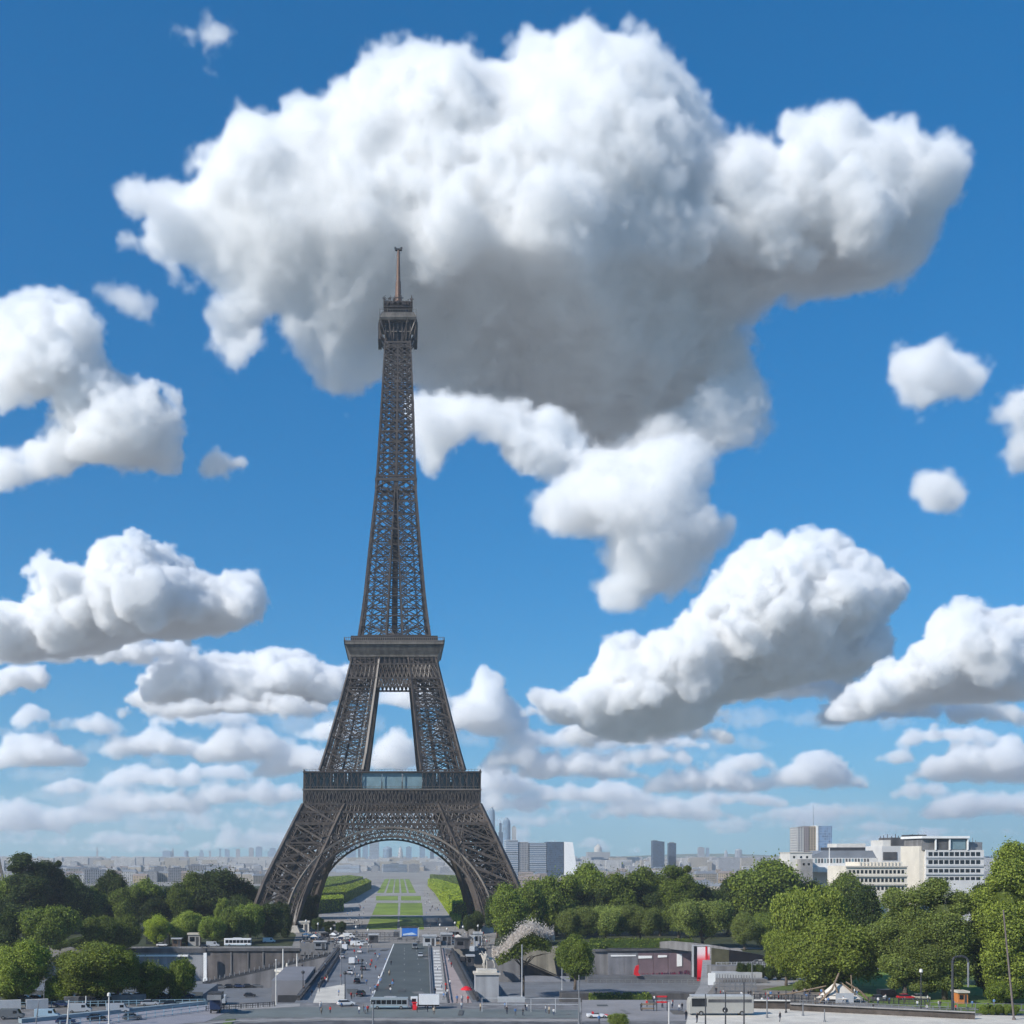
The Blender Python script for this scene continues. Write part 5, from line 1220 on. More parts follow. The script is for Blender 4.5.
# ------------------------------------------------------------------ posts, lamps, fences, signs
def zrow(py, Y): return CH+(VY-py)/FPX*Y
def post(px, pt, pb, label, m=PALE, r=.16, cat='post', name='post', lean=0, z=0.0, head=None, group=None):
    g_ = G(px, pb, z); Y = g_.y; h = (pb-pt)*Y/FPX; o = thing(name, label, cat, (g_.x, Y, z), 0, group); lx = lean*Y/FPX
    MB().cyl((0,0,0),(lx,0,h),r,r*.65,8).build('shaft', m, o); MB().cyl((0,0,0),(0,0,.5),r*1.8,r*1.5,8).build('base', m, o)
    if head == 'lamp': MB().lathe([(.12,0),(.42,.25),(.36,.75),(.1,.95)],10,0,(lx,0,h)).build('lantern', OFFW, o)
    elif head == 'arm': MB().tube([(lx,0,h),(lx+.8,0,h+.5),(lx+2.2,0,h+.6)],[r*.7,r*.6,r*.5],6).build('arm', m, o); MB().box(lx+1.8,-.2,h+.45,lx+2.8,.2,h+.62).build('lamp_head', OFFW, o)
    elif head == 'ball': MB().lathe([(.05,0),(.4,.2),(.5,.5),(.4,.8),(.05,1.0)],12,0,(lx,0,h)).build('globe', DGREY, o)
    elif head == 'knob': MB().lathe([(.05,0),(.2,.12),(.22,.3),(.05,.45)],8,0,(lx,0,h)).build('finial', m, o)
    return o
post(1014,912,1020,'very tall thin leaning pole at the right edge',mat('pole_grey_brown',(.16,.13,.12),.7),.24,'pole','flagpole',lean=-10.5,head='knob')
post(276,961,1005,'tall white post at the left of the retaining block',OFFW,.15,head='knob'); post(283,950,972,'pale lamp column, leftmost on the round island',OFFW,.3,'lamp','street_lamp',z=-4,head='knob')
post(287,963,971,'short thick cream column on the round island',CREAM,.55,z=-4); post(297,955,970,'pale lamp column, rightmost on the round island',OFFW,.28,'lamp','street_lamp',z=-4,head='knob')
post(341,944,985,'lamp post on the left lane pavement of the bridge',GREY,.14,'lamp','street_lamp',head='lamp'); post(345,975,1004,'lamp post at the near end of the left lane',DGREY,.14,'lamp','street_lamp',head='ball')
post(303,974,990,'post with dark ball at the near end of the left balustrade',DGREY,.16,head='ball'); post(362,962,978,'dark signal post in the left car lane',BLACK,.18,'traffic light','traffic_light',head='ball')
post(522,946,997,'pale grey pole under the blossom tree',PALE,.2,'pole','pole',z=-6,head='knob'); post(562,968,990,'thin pale pole left of the small wall tree',PALE,.14,'pole','pole',z=-6)
post(579,975,1024,'dark steel post at the right end of the cross road barrier',GREY,.16); post(373,1004,1030,'grey pole at the bottom edge under the pale bus',GREY,.2,'pole','pole',head='knob')
post(669,1002,1030,'white post on the rose-grey pavement',OFFW,.16); post(67,1000,1030,'thin white mast at the bottom left',OFFW,.2,'mast','mast',lean=2); post(109,997,1026,'pale post with box at the bottom left',OFFW,.2,head='lamp')
post(35,1001,1030,'grey leaning mast at the bottom left corner',GREY,.16,'mast','mast',lean=4); post(86,996,1012,'white short post among the vans at bottom left',OFFW,.2); post(44,988,1006,'grey pole below the left bright tree',GREY,.14)
for k, (px, t_, b_) in enumerate(((705.5,994,1030),(725.5,992,1030),(744,982,1030),(786,990,1013),(803,1001,1016),(824.5,1009,1022),(767,990,1018))):
    post(px,t_,b_,('first','second','third','fourth','fifth','sixth','seventh')[k]+' dark steel post from the left along the terrace edge at bottom right',DGREY if k < 4 else GREY,.17)
post(921,973,1014,'slim dark lamp post with pale head right of the red car',DGREY,.16,'lamp','street_lamp',head='lamp'); post(853,975,1002,'leaning timber pole left of the tent',WOOD,.2,'pole','pole',lean=-2); post(797,978,992,'short grey pole on the trodden ground',GREY,.16)
for k, px in enumerate((782,790,795)): post(px,957,966,('left','middle','right')[k]+' of three short white posts under the dark wood right of centre',OFFW,.18,head='knob')
post(735,953,966,'white post in the dark opening right of the banner',OFFW,.22); post(752,962,988,'grey lamp post on the stepped terrace',GREY,.18,'lamp','street_lamp',head='arm')
for k, (px, t_) in enumerate(((318,925),(331,930),(356,928),(368,931),(440,926),(447,930),(455,924),(463,928),(478,927),(306,922))):
    post(px,t_,947,('slender grey lamp post among the crowd before the tower, ' + ('left foot side','left of the trees','beside the left hedge','left of the lawn','right of the lawn','by the light kiosk','right of the light kiosk','before the right hedge','under the right leg','beneath the left leg')[k]),GREY,.13,'lamp','street_lamp',head='lamp')
# lamp arch
la = thing('lamp_arch', 'dark inverted-U double lamp arch at lower right', 'arch', tuple(G(952.5,1018))); k = YG(1018)/FPX; hh = 62*k
MB().tube([(0,0,0),(0,0,hh*.92)],[.32,.26],8).build('post', DGREY, la); MB().tube([(0,0,hh*.92),(.4,0,hh*.98),(2.0,0,hh),(3.2,0,hh*.97),(3.5,0,hh*.9)],[.26,.26,.25,.24,.24],8).build('bow', DGREY, la)
MB().tube([(3.5,0,hh*.9),(3.5,0,hh*.5)],[.22,.2],8).build('drop', GREY, la); MB().cyl((0,0,0),(0,0,1),.6,.5,10).build('base', DGREY, la)
# red and white banner tower
Yb_ = 420; bt = thing('banner_stand', 'tall red banner fading to white on a dark frame, right of the mural wall', 'banner', (px_(703,Yb_), Yb_, 0)); X0 = px_(703,Yb_)
zb = lambda p: zrow(p, Yb_)
MB().box(px_(692,Yb_)-X0,-.4,-6,px_(693.6,Yb_)-X0,.4,zb(944.5)).build('pole', PALE, bt); MB().box(px_(693.7,Yb_)-X0,-.3,-6,px_(696.7,Yb_)-X0,.3,zb(946)).build('frame', BLACK, bt)
def grad(name):
    m = bpy.data.materials.new(name); m.use_nodes = True; n = m.node_tree.nodes; l = m.node_tree.links; tc = n.new('ShaderNodeTexCoord'); sp = n.new('ShaderNodeSeparateXYZ'); l.new(tc.outputs['Generated'], sp.inputs[0])
    cr = n.new('ShaderNodeValToRGB'); e = cr.color_ramp.elements; e[0].position = 0; e[0].color = (.45,.0,.015,1); e[1].position = 1; e[1].color = (.8,.72,.72,1)
    for p, c in ((.3,(.62,.01,.03,1)),(.62,(.75,.08,.10,1)),(.8,(.8,.62,.62,1))): q = e.new(p); q.color = c
    l.new(sp.outputs[2], cr.inputs[0]); l.new(cr.outputs[0], n['Principled BSDF'].inputs['Base Color']); return m
GR = grad('banner_print')
MB().box(px_(697,Yb_)-X0,-.2,zb(981),px_(705.2,Yb_)-X0,.1,zb(947)).build('banner', GR, bt); MB().box(px_(705.3,Yb_)-X0,-.35,zb(981),px_(707,Yb_)-X0,.05,zb(946)).build('stripe', RED, bt)
MB().box(px_(707.1,Yb_)-X0,-.2,zb(972),px_(709.6,Yb_)-X0,.1,zb(947)).build('banner', GR, bt); MB().box(px_(692,Yb_)-X0,-.5,zb(946),px_(710,Yb_)-X0,.3,zb(945)).build('top_rail', PALE, bt)
MB().box(px_(696,Yb_)-X0,-.9,-6,px_(707,Yb_)-X0,-.4,zb(977)).build('base', mat('deep_red', (.3,.01,.015), .5), bt)
Yb_ = 330; sb = thing('white_panel', 'white upright panel beside the foot of the red banner', 'sign', (px_(711.5,Yb_), Yb_, 0))
MB().box(-.95,-.08,zrow(985,Yb_),.95,.08,zrow(973,Yb_)).build('board', WHITE, sb); MB().box(-.8,-.06,0,-.6,.06,zrow(985.1,Yb_)).build('leg', GREY, sb); MB().box(.6,-.06,0,.8,.06,zrow(985.1,Yb_)).build('leg', GREY, sb)
# blue screen in front of the lawns
Ys = 540; bs = thing('event_board', 'blue and white event board in a grey frame in front of the lawns', 'board', (px_(411,Ys), Ys, 0)); X0 = px_(411,Ys); zz = lambda p: zrow(p, Ys)
MB().box(px_(402,Ys)-X0,0,zz(936),px_(417.5,Ys)-X0,.4,zz(928)).build('board', BLUE, bs); MB().slab([(px_(403,Ys)-X0,zz(935.5)),(px_(417,Ys)-X0,zz(934.5)),(px_(412,Ys)-X0,zz(932.5)),(px_(403,Ys)-X0,zz(933.8))],-.1,-.01).build('print', mat('pale_print', (.5,.62,.75), .5), bs)
MB().box(px_(401,Ys)-X0,-.1,zz(928),px_(418.5,Ys)-X0,.5,zz(926.4)).build('frame', DGREY, bs); MB().box(px_(400,Ys)-X0,-.1,0,px_(401.5,Ys)-X0,.5,zz(927)).build('frame_post', PALE, bs); MB().box(px_(417.8,Ys)-X0,-.1,0,px_(419,Ys)-X0,.5,zz(927)).build('frame_post', PALE, bs)
MB().box(px_(394,Ys)-X0,1,0,px_(400,Ys)-X0,4,zz(931)).build('side_booth', GREY, bs)
# kiosks and huts before the tower
def kiosk(px0, px1, pt, pb, m, label, roof=PALE, z=0.0, cat='kiosk', name='kiosk'):
    Y = YG(pb, z); x0, x1 = px_(px0,Y), px_(px1,Y); h = (pb-pt)*Y/FPX; o = thing(name, label, cat, ((x0+x1)/2, Y+1.5, z)); w_ = (x1-x0)/2
    MB().box(-w_,-1.5,0,w_,1.5,h*.86).build('cabin', m, o); MB().box(-w_-.3,-1.9,h*.86+.01,w_+.3,1.8,h).build('roof', roof, o)
    MB().box(-w_*.7,-1.56,h*.35,w_*.1,-1.5,h*.7).build('hatch', GLASS_D, o); MB().box(w_*.3,-1.55,0.02,w_*.75,-1.5,h*.7).build('door', DGREY, o); return o
kiosk(423,436,935,946,PALE,'light grey kiosk at the far right end of the dark roadway')
kiosk(455,470,938,949,mat('slate_box',(.10,.095,.10),.7),'dark container right of the light kiosk',DGREY); kiosk(474,482,932,946,PALE,'pale booth under the right leg'); kiosk(467,474,955,966,DGREY,'dark booth beside the parapet, right of the bridge')
kiosk(146,169,923,944.5,mat('green_box',(.012,.02,.02),.6),'dark green container under the vivid domed tree',DGREY); kiosk(172,181,938,946.5,mat('brown_hut',(.08,.055,.04),.8),'brown hut on the upper quay'); kiosk(188,200,933,946,PAVE,'pale stone gatehouse on the upper quay',STONE)
kiosk(296,309,921,932,CREAM,'cream-roofed hut beneath the left leg',CREAM); kiosk(86,104,913,922,DGREY,'small domed dark pavilion among the left trees',GREY)
kiosk(958,968,991,1004,ORANGE,'orange kiosk on the lawn right of the lamp arch',CREAM); kiosk(314,326,941,949,GREY,'grey cabin left of the car lane'); kiosk(369,378,934,943,DGREY,'dark cabin left of the lawn'); kiosk(441,452,933,945,GREY,'grey cabin right of the light kiosk')
# fences
FP = {}
def fence(label, A, B, h, n, m=GREY, rails=2, bal=0, cat='fence', name='fence'):
    o = thing(name, label, cat, (0,0,0)); A = Vector(A); B = Vector(B); t = B-A
    for k in range(n+1): c = A+t*(k/n); MB().box(c.x-.07,c.y-.07,c.z,c.x+.07,c.y+.07,c.z+h).build('post', m, o)
    for r_ in range(rails): z = h*(1-.42*r_)-.08; q = MB().bar(A+Vector((0,0,z)), B+Vector((0,0,z)), .11); q.build('rail', m, o)
    if bal:
        b = MB()
        for k in range(bal): c = A+t*((k+.5)/bal); b.box(c.x-.04,c.y-.04,c.z,c.x+.04,c.y+.04,c.z+h-.1)
        q = b.build('balusters', m, o); q['kind'] = 'stuff'
    return o
fence('tall open frame fence with light rails along the cross road, right part', G(482,1012), G(580,1012.5), 3.3, 4, PALE, 2)
fence('grey crowd barrier line before the lawns', G(372,941.5), G(432,941.5), 1.6, 14, DGREY, 2, 60); fence('dark crowd barrier beneath the left leg', G(300,944), G(368,942), 1.8, 12, DGREY, 2, 50); fence('upper dark barrier left of the event board', G(345,937), G(398,937), 2.2, 12, DGREY, 3, 60)
fence('grey barrier before the right leg', G(436,943), G(488,946), 1.8, 12, GREY, 3, 60)
fence('railing on top of the left quay wall, left half', (px_(120,472),472,zrow(949.4,472)), (px_(206,472),472,zrow(949.4,472)), 1.1, 20, GREY, 2); fence('railing on top of the left quay wall, right half', (px_(208,472),472,zrow(949.1,472)), (px_(330,472),472,zrow(949.1,472)), 1.1, 26, GREY, 2)
fence('light railing under the dark wood right of centre', G(716,968), G(798,967), 1.9, 16, PALE, 2, 60)
fence('dark fence behind the crowd on the trodden ground', G(714,1001), G(836,1003), 1.9, 18, DGREY, 2, 90); fence('second row of railings on the stepped terrace', G(714,992), G(756,992), 2.6, 8, GREY, 3, 50)
fence('white railing behind the lamp arch', G(962,985), G(1024,983), 2.0, 14, PALE, 2, 70); fence('thin railing along the top of the lower retaining wall', G(800,1008.5), G(975,1016.5), 2.0, 26, GREY, 2, 0); fence('long rail along the lawn at the right edge', G(930,1008), G(1040,1010), 1.4, 12, GREY, 1)
fence('railing on the lower quay below the mural wall', (px_(588,405),405,-7), (px_(700,405),405,-7), 1.6, 18, GREY, 2, 0); fence('dark railing along the low pavement left of the bridge', G(206,1011), G(275,1006.5), 1.2, 12, BLACK, 2, 40)
fence('pale guard rail along the bottom left street', G(20,1008), G(205,1004.5), 1.4, 24, TEAL, 2); fence('blue-grey hoarding rail curving at bottom left', G(60,1030), G(206,1011), 2.0, 16, TEAL, 3, 0)
fence('tubular barrier between tent and red car', G(868,1004), G(930,1006), 1.8, 12, DGREY, 2, 50)
# orange-brown bench frames with red seat
bf = thing('barrier_frame', 'two brown and red barrier frames on the pale road right of the open car', 'barrier', tuple(G(649,1011)))
for dx, z, m, w_ in ((-.3,.4,WOOD,3.0),(-.3,1.4,WOOD,3.0),(3.0,1.9,RED,2.6),(3.0,3.2,RED,2.6)): MB().box(dx-w_/2,-.1,z,dx+w_/2,.1,z+.35).build('plank', m, bf)
for dx, h in ((-1.7,1.8),(1.1,1.8),(1.8,3.6),(4.2,3.6)): MB().box(dx-.08,-.1,0,dx+.08,.1,h).build('leg', DGREY, bf)
# tent
tn = thing('tent', 'cream canvas marquee with crossed bare poles, lower right', 'tent', tuple(G(838,1002))); k = YG(1002)/FPX
a = MB(); ring_ = [(-22,0,4),(-14,-16,4),(4,-18,4),(20,-12,4),(26,2,4),(14,16,4),(-10,16,4)]; vs = [(x*k,y*k*.6,z*k) for x,y,z in ring_]+[(-4*k,0,19*k),(6*k,0,17*k)]
a.add(vs, [(0,1,7),(1,2,7),(2,8,7),(2,3,8),(3,4,8),(4,5,8),(5,6,8),(6,7,8),(6,0,7)]); cv_ = a.build('canopy', CANVAS, tn); sf = cv_.modifiers.new('t','SOLIDIFY'); sf.thickness = .12
for x,y,z in ring_: MB().cyl((x*k,y*k*.6,0),(x*k,y*k*.6,z*k),.12,.12,6).build('post', GREY, tn)
MB().box(-6*k,-10*k,0,12*k,-9.7*k,10*k).build('side_panel', PALE, tn)
for (x0,y0,z0),(x1,y1,z1) in (((-22,-14,-2),(0,-4,29)),((-1,-12,-10),(-6,-10,21)),((-16,-13,0),(-18,-12,14)),((18,-8,3),(2,0,20)),((30,-6,2),(8,0,20))): MB().tube([(x0*k,y0*k*.6,z0*k if z0 > 0 else 0),((x0+x1)/2*k+.5,y0*k*.6,(z0+z1)/2*k),(x1*k,y1*k*.6,z1*k)],[.3,.26,.2],6).build('pole', WOOD, tn)
st_ = thing('rope_pole', 'long bare pole lying low from the tent to the left over the grass', 'pole', tuple(G(826,1000)))
MB().tube([(0,0,3.5),(-8,1,1.6),(-14,2,.8)],[.2,.2,.16],6).build('shaft', WOOD, st_)
# crates on the dark truck
p_ = G(216,1014)
for k in range(4): tag(MB().box(p_.x-1.6,p_.y-3+k*1.1,3.5+.02,p_.x+1.6,p_.y-2.1+k*1.1,4.6+.5*(k%2)).build('crate', [DGREY if k%2 else GREY]), ('front','second','third','rear')[k]+' crate on the roof of the dark blue truck', 'crate')
# ------------------------------------------------------------------ people
SKIN_ = mat('skin', (.42,.26,.19), .6); HAIR = mat('hair', (.05,.035,.025), .7)
CL = {'dark':(mat('cloth_dark',(.03,.032,.04),.85),mat('cloth_navy',(.03,.04,.07),.85)), 'white':(mat('cloth_white',(.65,.65,.64),.85),mat('cloth_jeans',(.06,.09,.16),.85)), 'red':(mat('cloth_red',(.55,.03,.03),.85),mat('cloth_black',(.02,.02,.022),.85)),
      'blue':(mat('cloth_blue',(.10,.22,.45),.85),mat('cloth_grey',(.14,.14,.15),.85)), 'beige':(mat('cloth_beige',(.42,.36,.28),.85),mat('cloth_brown',(.12,.085,.06),.85))}
PP = {}
def person(kind, pose, label, loc, rz, group=None, sc=1.0):
    key = (kind, pose)
    if key in PP: return dup(PP[key], loc, rz, label, group, (sc,sc,sc))
    st = .22 if pose == 'walking' else .04; ar = .25 if pose == 'walking' else .03
    V = [(0,0,.95),(0,0,1.2),(0,0,1.42),(0,0,1.52),(0,0,1.66),(.18,0,1.42),(.25,ar*.5,1.15),(.24,-ar,.88),(-.18,0,1.42),(-.25,-ar*.5,1.15),(-.24,ar*.3,.88),(.1,0,.9),(.11,st*.6,.5),(.11,st*.2 if pose=='walking' else 0,.08),(.11,st*.2-.17,.04),(-.1,0,.9),(-.11,-st*.5,.5),(-.11,-st*.9,.08),(-.11,-st*.9-.17,.04),(0,0,1.76)]
    E_ = [(0,1),(1,2),(2,3),(3,4),(4,19),(2,5),(5,6),(6,7),(2,8),(8,9),(9,10),(0,11),(11,12),(12,13),(13,14),(0,15),(15,16),(16,17),(17,18)]
    Rr = [(.17,.12),(.16,.12),(.18,.12),.06,.095,.075,.055,.04,.075,.055,.04,.1,.07,.05,.045,.1,.07,.05,.045,.08]
    o = skin('person', V, E_, Rr, SKIN_); me = o.data
    for m in (SKIN_, HAIR, CL[kind][0], CL[kind][1]): 
        if m.name not in [x.name for x in me.materials]: me.materials.append(m)
    idx = {m.name:i for i, m in enumerate(me.materials)}
    for p in me.polygons:
        z = p.center.z; x = abs(p.center.x)
        if z > 1.68 or (z > 1.57 and p.center.y > .02): m = HAIR
        elif z > 1.5: m = SKIN_
        elif x > .2 and z < 1.0: m = SKIN_
        elif z > .95: m = CL[kind][0]
        elif z > .1: m = CL[kind][1]
        else: m = HAIR
        p.material_index = idx[m.name]; p.use_smooth = True
    o.location = loc; o.rotation_euler = (0,0,rz); o.scale = (sc,sc,sc); tag(o, label, 'person', group); PP[key] = o; return o
kinds_ = list(CL); poses = ('standing','walking'); r_ = random.Random(21)
clothes = {'dark':'dark clothes','white':'a white top and jeans','red':'a red top and black trousers','blue':'a blue top','beige':'beige and brown clothes'}
def crowd(n, px0, px1, py0, py1, where, group, z=0.0, f=None):
    for i in range(n):
        k_ = r_.choice(kinds_+['dark','dark','white']); p_ = r_.choice(poses); px = r_.uniform(px0,px1); py = r_.uniform(py0,py1)
        if f and not f(px, py): continue
        g_ = G(px, py, z); person(k_, p_, ('person in %s %s %s' % (clothes[k_], p_, where)), (g_.x, g_.y, z+.05), r_.uniform(0,6.28), group, r_.uniform(.94,1.08))
crowd(96, 300, 372, 934, 949, 'in the crowd left of the lawn', 'crowd left of the lawn', f=lambda a,b: b > 0)
crowd(46, 430, 492, 934, 950, 'in the crowd right of the lawn', 'crowd right of the lawn')
crowd(60, 716, 860, 994, 1006, 'between fence and tent', 'crowd on the trodden ground')
crowd(16, 870, 1000, 1001, 1012, 'on the lawn edge at lower right', 'people at the lower right lawn')
crowd(12, 640, 700, 1002, 1012, 'on the pale road before the coach', 'people before the coach'); crowd(14, 300, 342, 962, 1000, 'on the left pavement of the bridge', 'people on the left pavement'); crowd(16, 434, 452, 952, 1000, 'on the bridge footpaths', 'people on the right paths')
crowd(40, 346, 393, 950, 1000, 'on the bridge car lane', 'people crossing the bridge lane'); crowd(24, 240, 560, 1008, 1016, 'crossing the wide front road', 'people on the cross road')
crowd(30, 346, 366, 884, 930, 'on the left gravel walk', 'people on the left gravel walk'); crowd(30, 424, 440, 884, 930, 'on the right gravel walk', 'people on the right gravel walk')
for px, py, kd, ps, lb in ((462,1003,'white','standing','person in white beside the one in red at the end of the pink path'),(468,1003.5,'red','standing','person in red and black at the near end of the pink path'),(457,1003,'blue','walking','person in pale blue at the near end of the pink path'),
        (780,1022,'dark','walking','person in dark clothes walking alone on the cream terrace'),(686,1020,'dark','standing','person in dark clothes standing left of the coach'),(697,1023,'dark','standing','second dark-clothed person, at the lower left corner of the coach'),(599,1024,'blue','standing','person in blue top at the bottom edge below the open car')):
    g_ = G(px, py); person(kd, ps, lb, (g_.x, g_.y, .05), r_.uniform(2.5,3.8), None, 1.25 if 'coach' in lb or 'terrace' in lb else 1.15)
# big parasol in red and white above the pair
um = thing('parasol', 'red and white parasol above the people at the end of the pink path', 'parasol', tuple(G(466.5,1003)))
MB().cyl((0,.3,0),(0,.3,4.0),.06,.05,6).build('pole', PALE, um); MB().lathe([(1.5,3.2),(1.1,3.7),(.4,4.05),(.03,4.15)],12,0,(0,.3,0)).build('canopy', RED, um)

# parapets and channel at bottom left
strip_wall(G(20,1023), G(206,1004.5), .9, 1.6, mat('teal_grey_stone', (.25,.31,.34), .7, 0, .25, .2), 'stone_parapet', None); tag(bpy.data.objects['stone_parapet'], 'long blue-grey stone parapet climbing right at bottom left', 'parapet')
for k, (a, b, y) in enumerate(((-10,21,1010),(26,48,1009),(64,92,1006),(112,146,1004))):
    o = strip_wall(G(a,y), G(b,y-1), 2.2, 1.4, PALE if k < 2 else CONC, 'low_wall', None); tag(o, ('first','second','third','fourth')[k]+' from the left of the short pale walls under the trees at bottom left', 'wall')
for k in range(16):
    cl_ = r_.choice(('black','grey','silver','white','dark blue')); o_c = gcar(14+k*11.5, 1001.5-k*.25, cl_, cl_+' parked car in the row under the trees at bottom left', 4); o_c['group'] = 'cars parked under the trees at bottom left'

# vehicles and stalls on the plaza before the tower
for k in range(34):
    left = k < 20; px = r_.uniform(302,372) if left else r_.uniform(432,484); py = r_.uniform(936.5,946.5)
    cl_ = r_.choice(('black','grey','silver','white','white','dark blue')); kd = r_.choice(('hatch','hatch','van'))
    o_c = gcar(px, py, cl_, '%s %s parked on the plaza %s of the lawn' % (cl_, 'van' if kd == 'van' else 'car', 'left' if left else 'right'), r_.choice((0,90,180,20)), kd); o_c['group'] = 'vehicles parked on the plaza before the tower'
for k in range(9):
    px = (306,314,323,333,342,438,446,458,470)[k]; g_ = G(px, 940+k%3*2); st = thing('market_stall', 'stall with canvas roof, %s along the plaza barriers' % ('first','second','third','fourth','fifth','sixth','seventh','eighth','ninth')[k], 'stall', tuple(g_))
    MB().add([(-1.6,-1.2,2.3),(1.6,-1.2,2.3),(1.6,1.2,2.3),(-1.6,1.2,2.3),(0,0,3.3)],[(0,1,4),(1,2,4),(2,3,4),(3,0,4),(3,2,1,0)]).build('canopy', (WHITE, CANVAS, DGREY)[k%3], st)
    for x in (-1.5,1.5):
        for y in (-1.1,1.1): MB().cyl((x,y,0),(x,y,2.3),.06,.06,6).build('post', GREY, st)
    MB().box(-1.3,-.9,0,1.3,-.4,1.0).build('counter', WOOD, st)
# ------------------------------------------------------------------ clouds: volumes of scattering vapour at their real distances
def vnoise(shape,cell,rng):
    # trilinear-smooth value noise
    out=None
    dims=[int(math.ceil(s/cell))+3 for s in shape]
    lat=rng.random(dims).astype(np.float32)*2-1
    a=lat
    for ax,s in enumerate(shape):
        p=np.arange(s)/cell; i=p.astype(int); f=(p-i).astype(np.float32); f=f*f*(3-2*f)
        sh=[1]*3; sh[ax]=s; f=f.reshape(sh)
        a=np.take(a,i,axis=ax)*(1-f)+np.take(a,i+1,axis=ax)*f
    return a

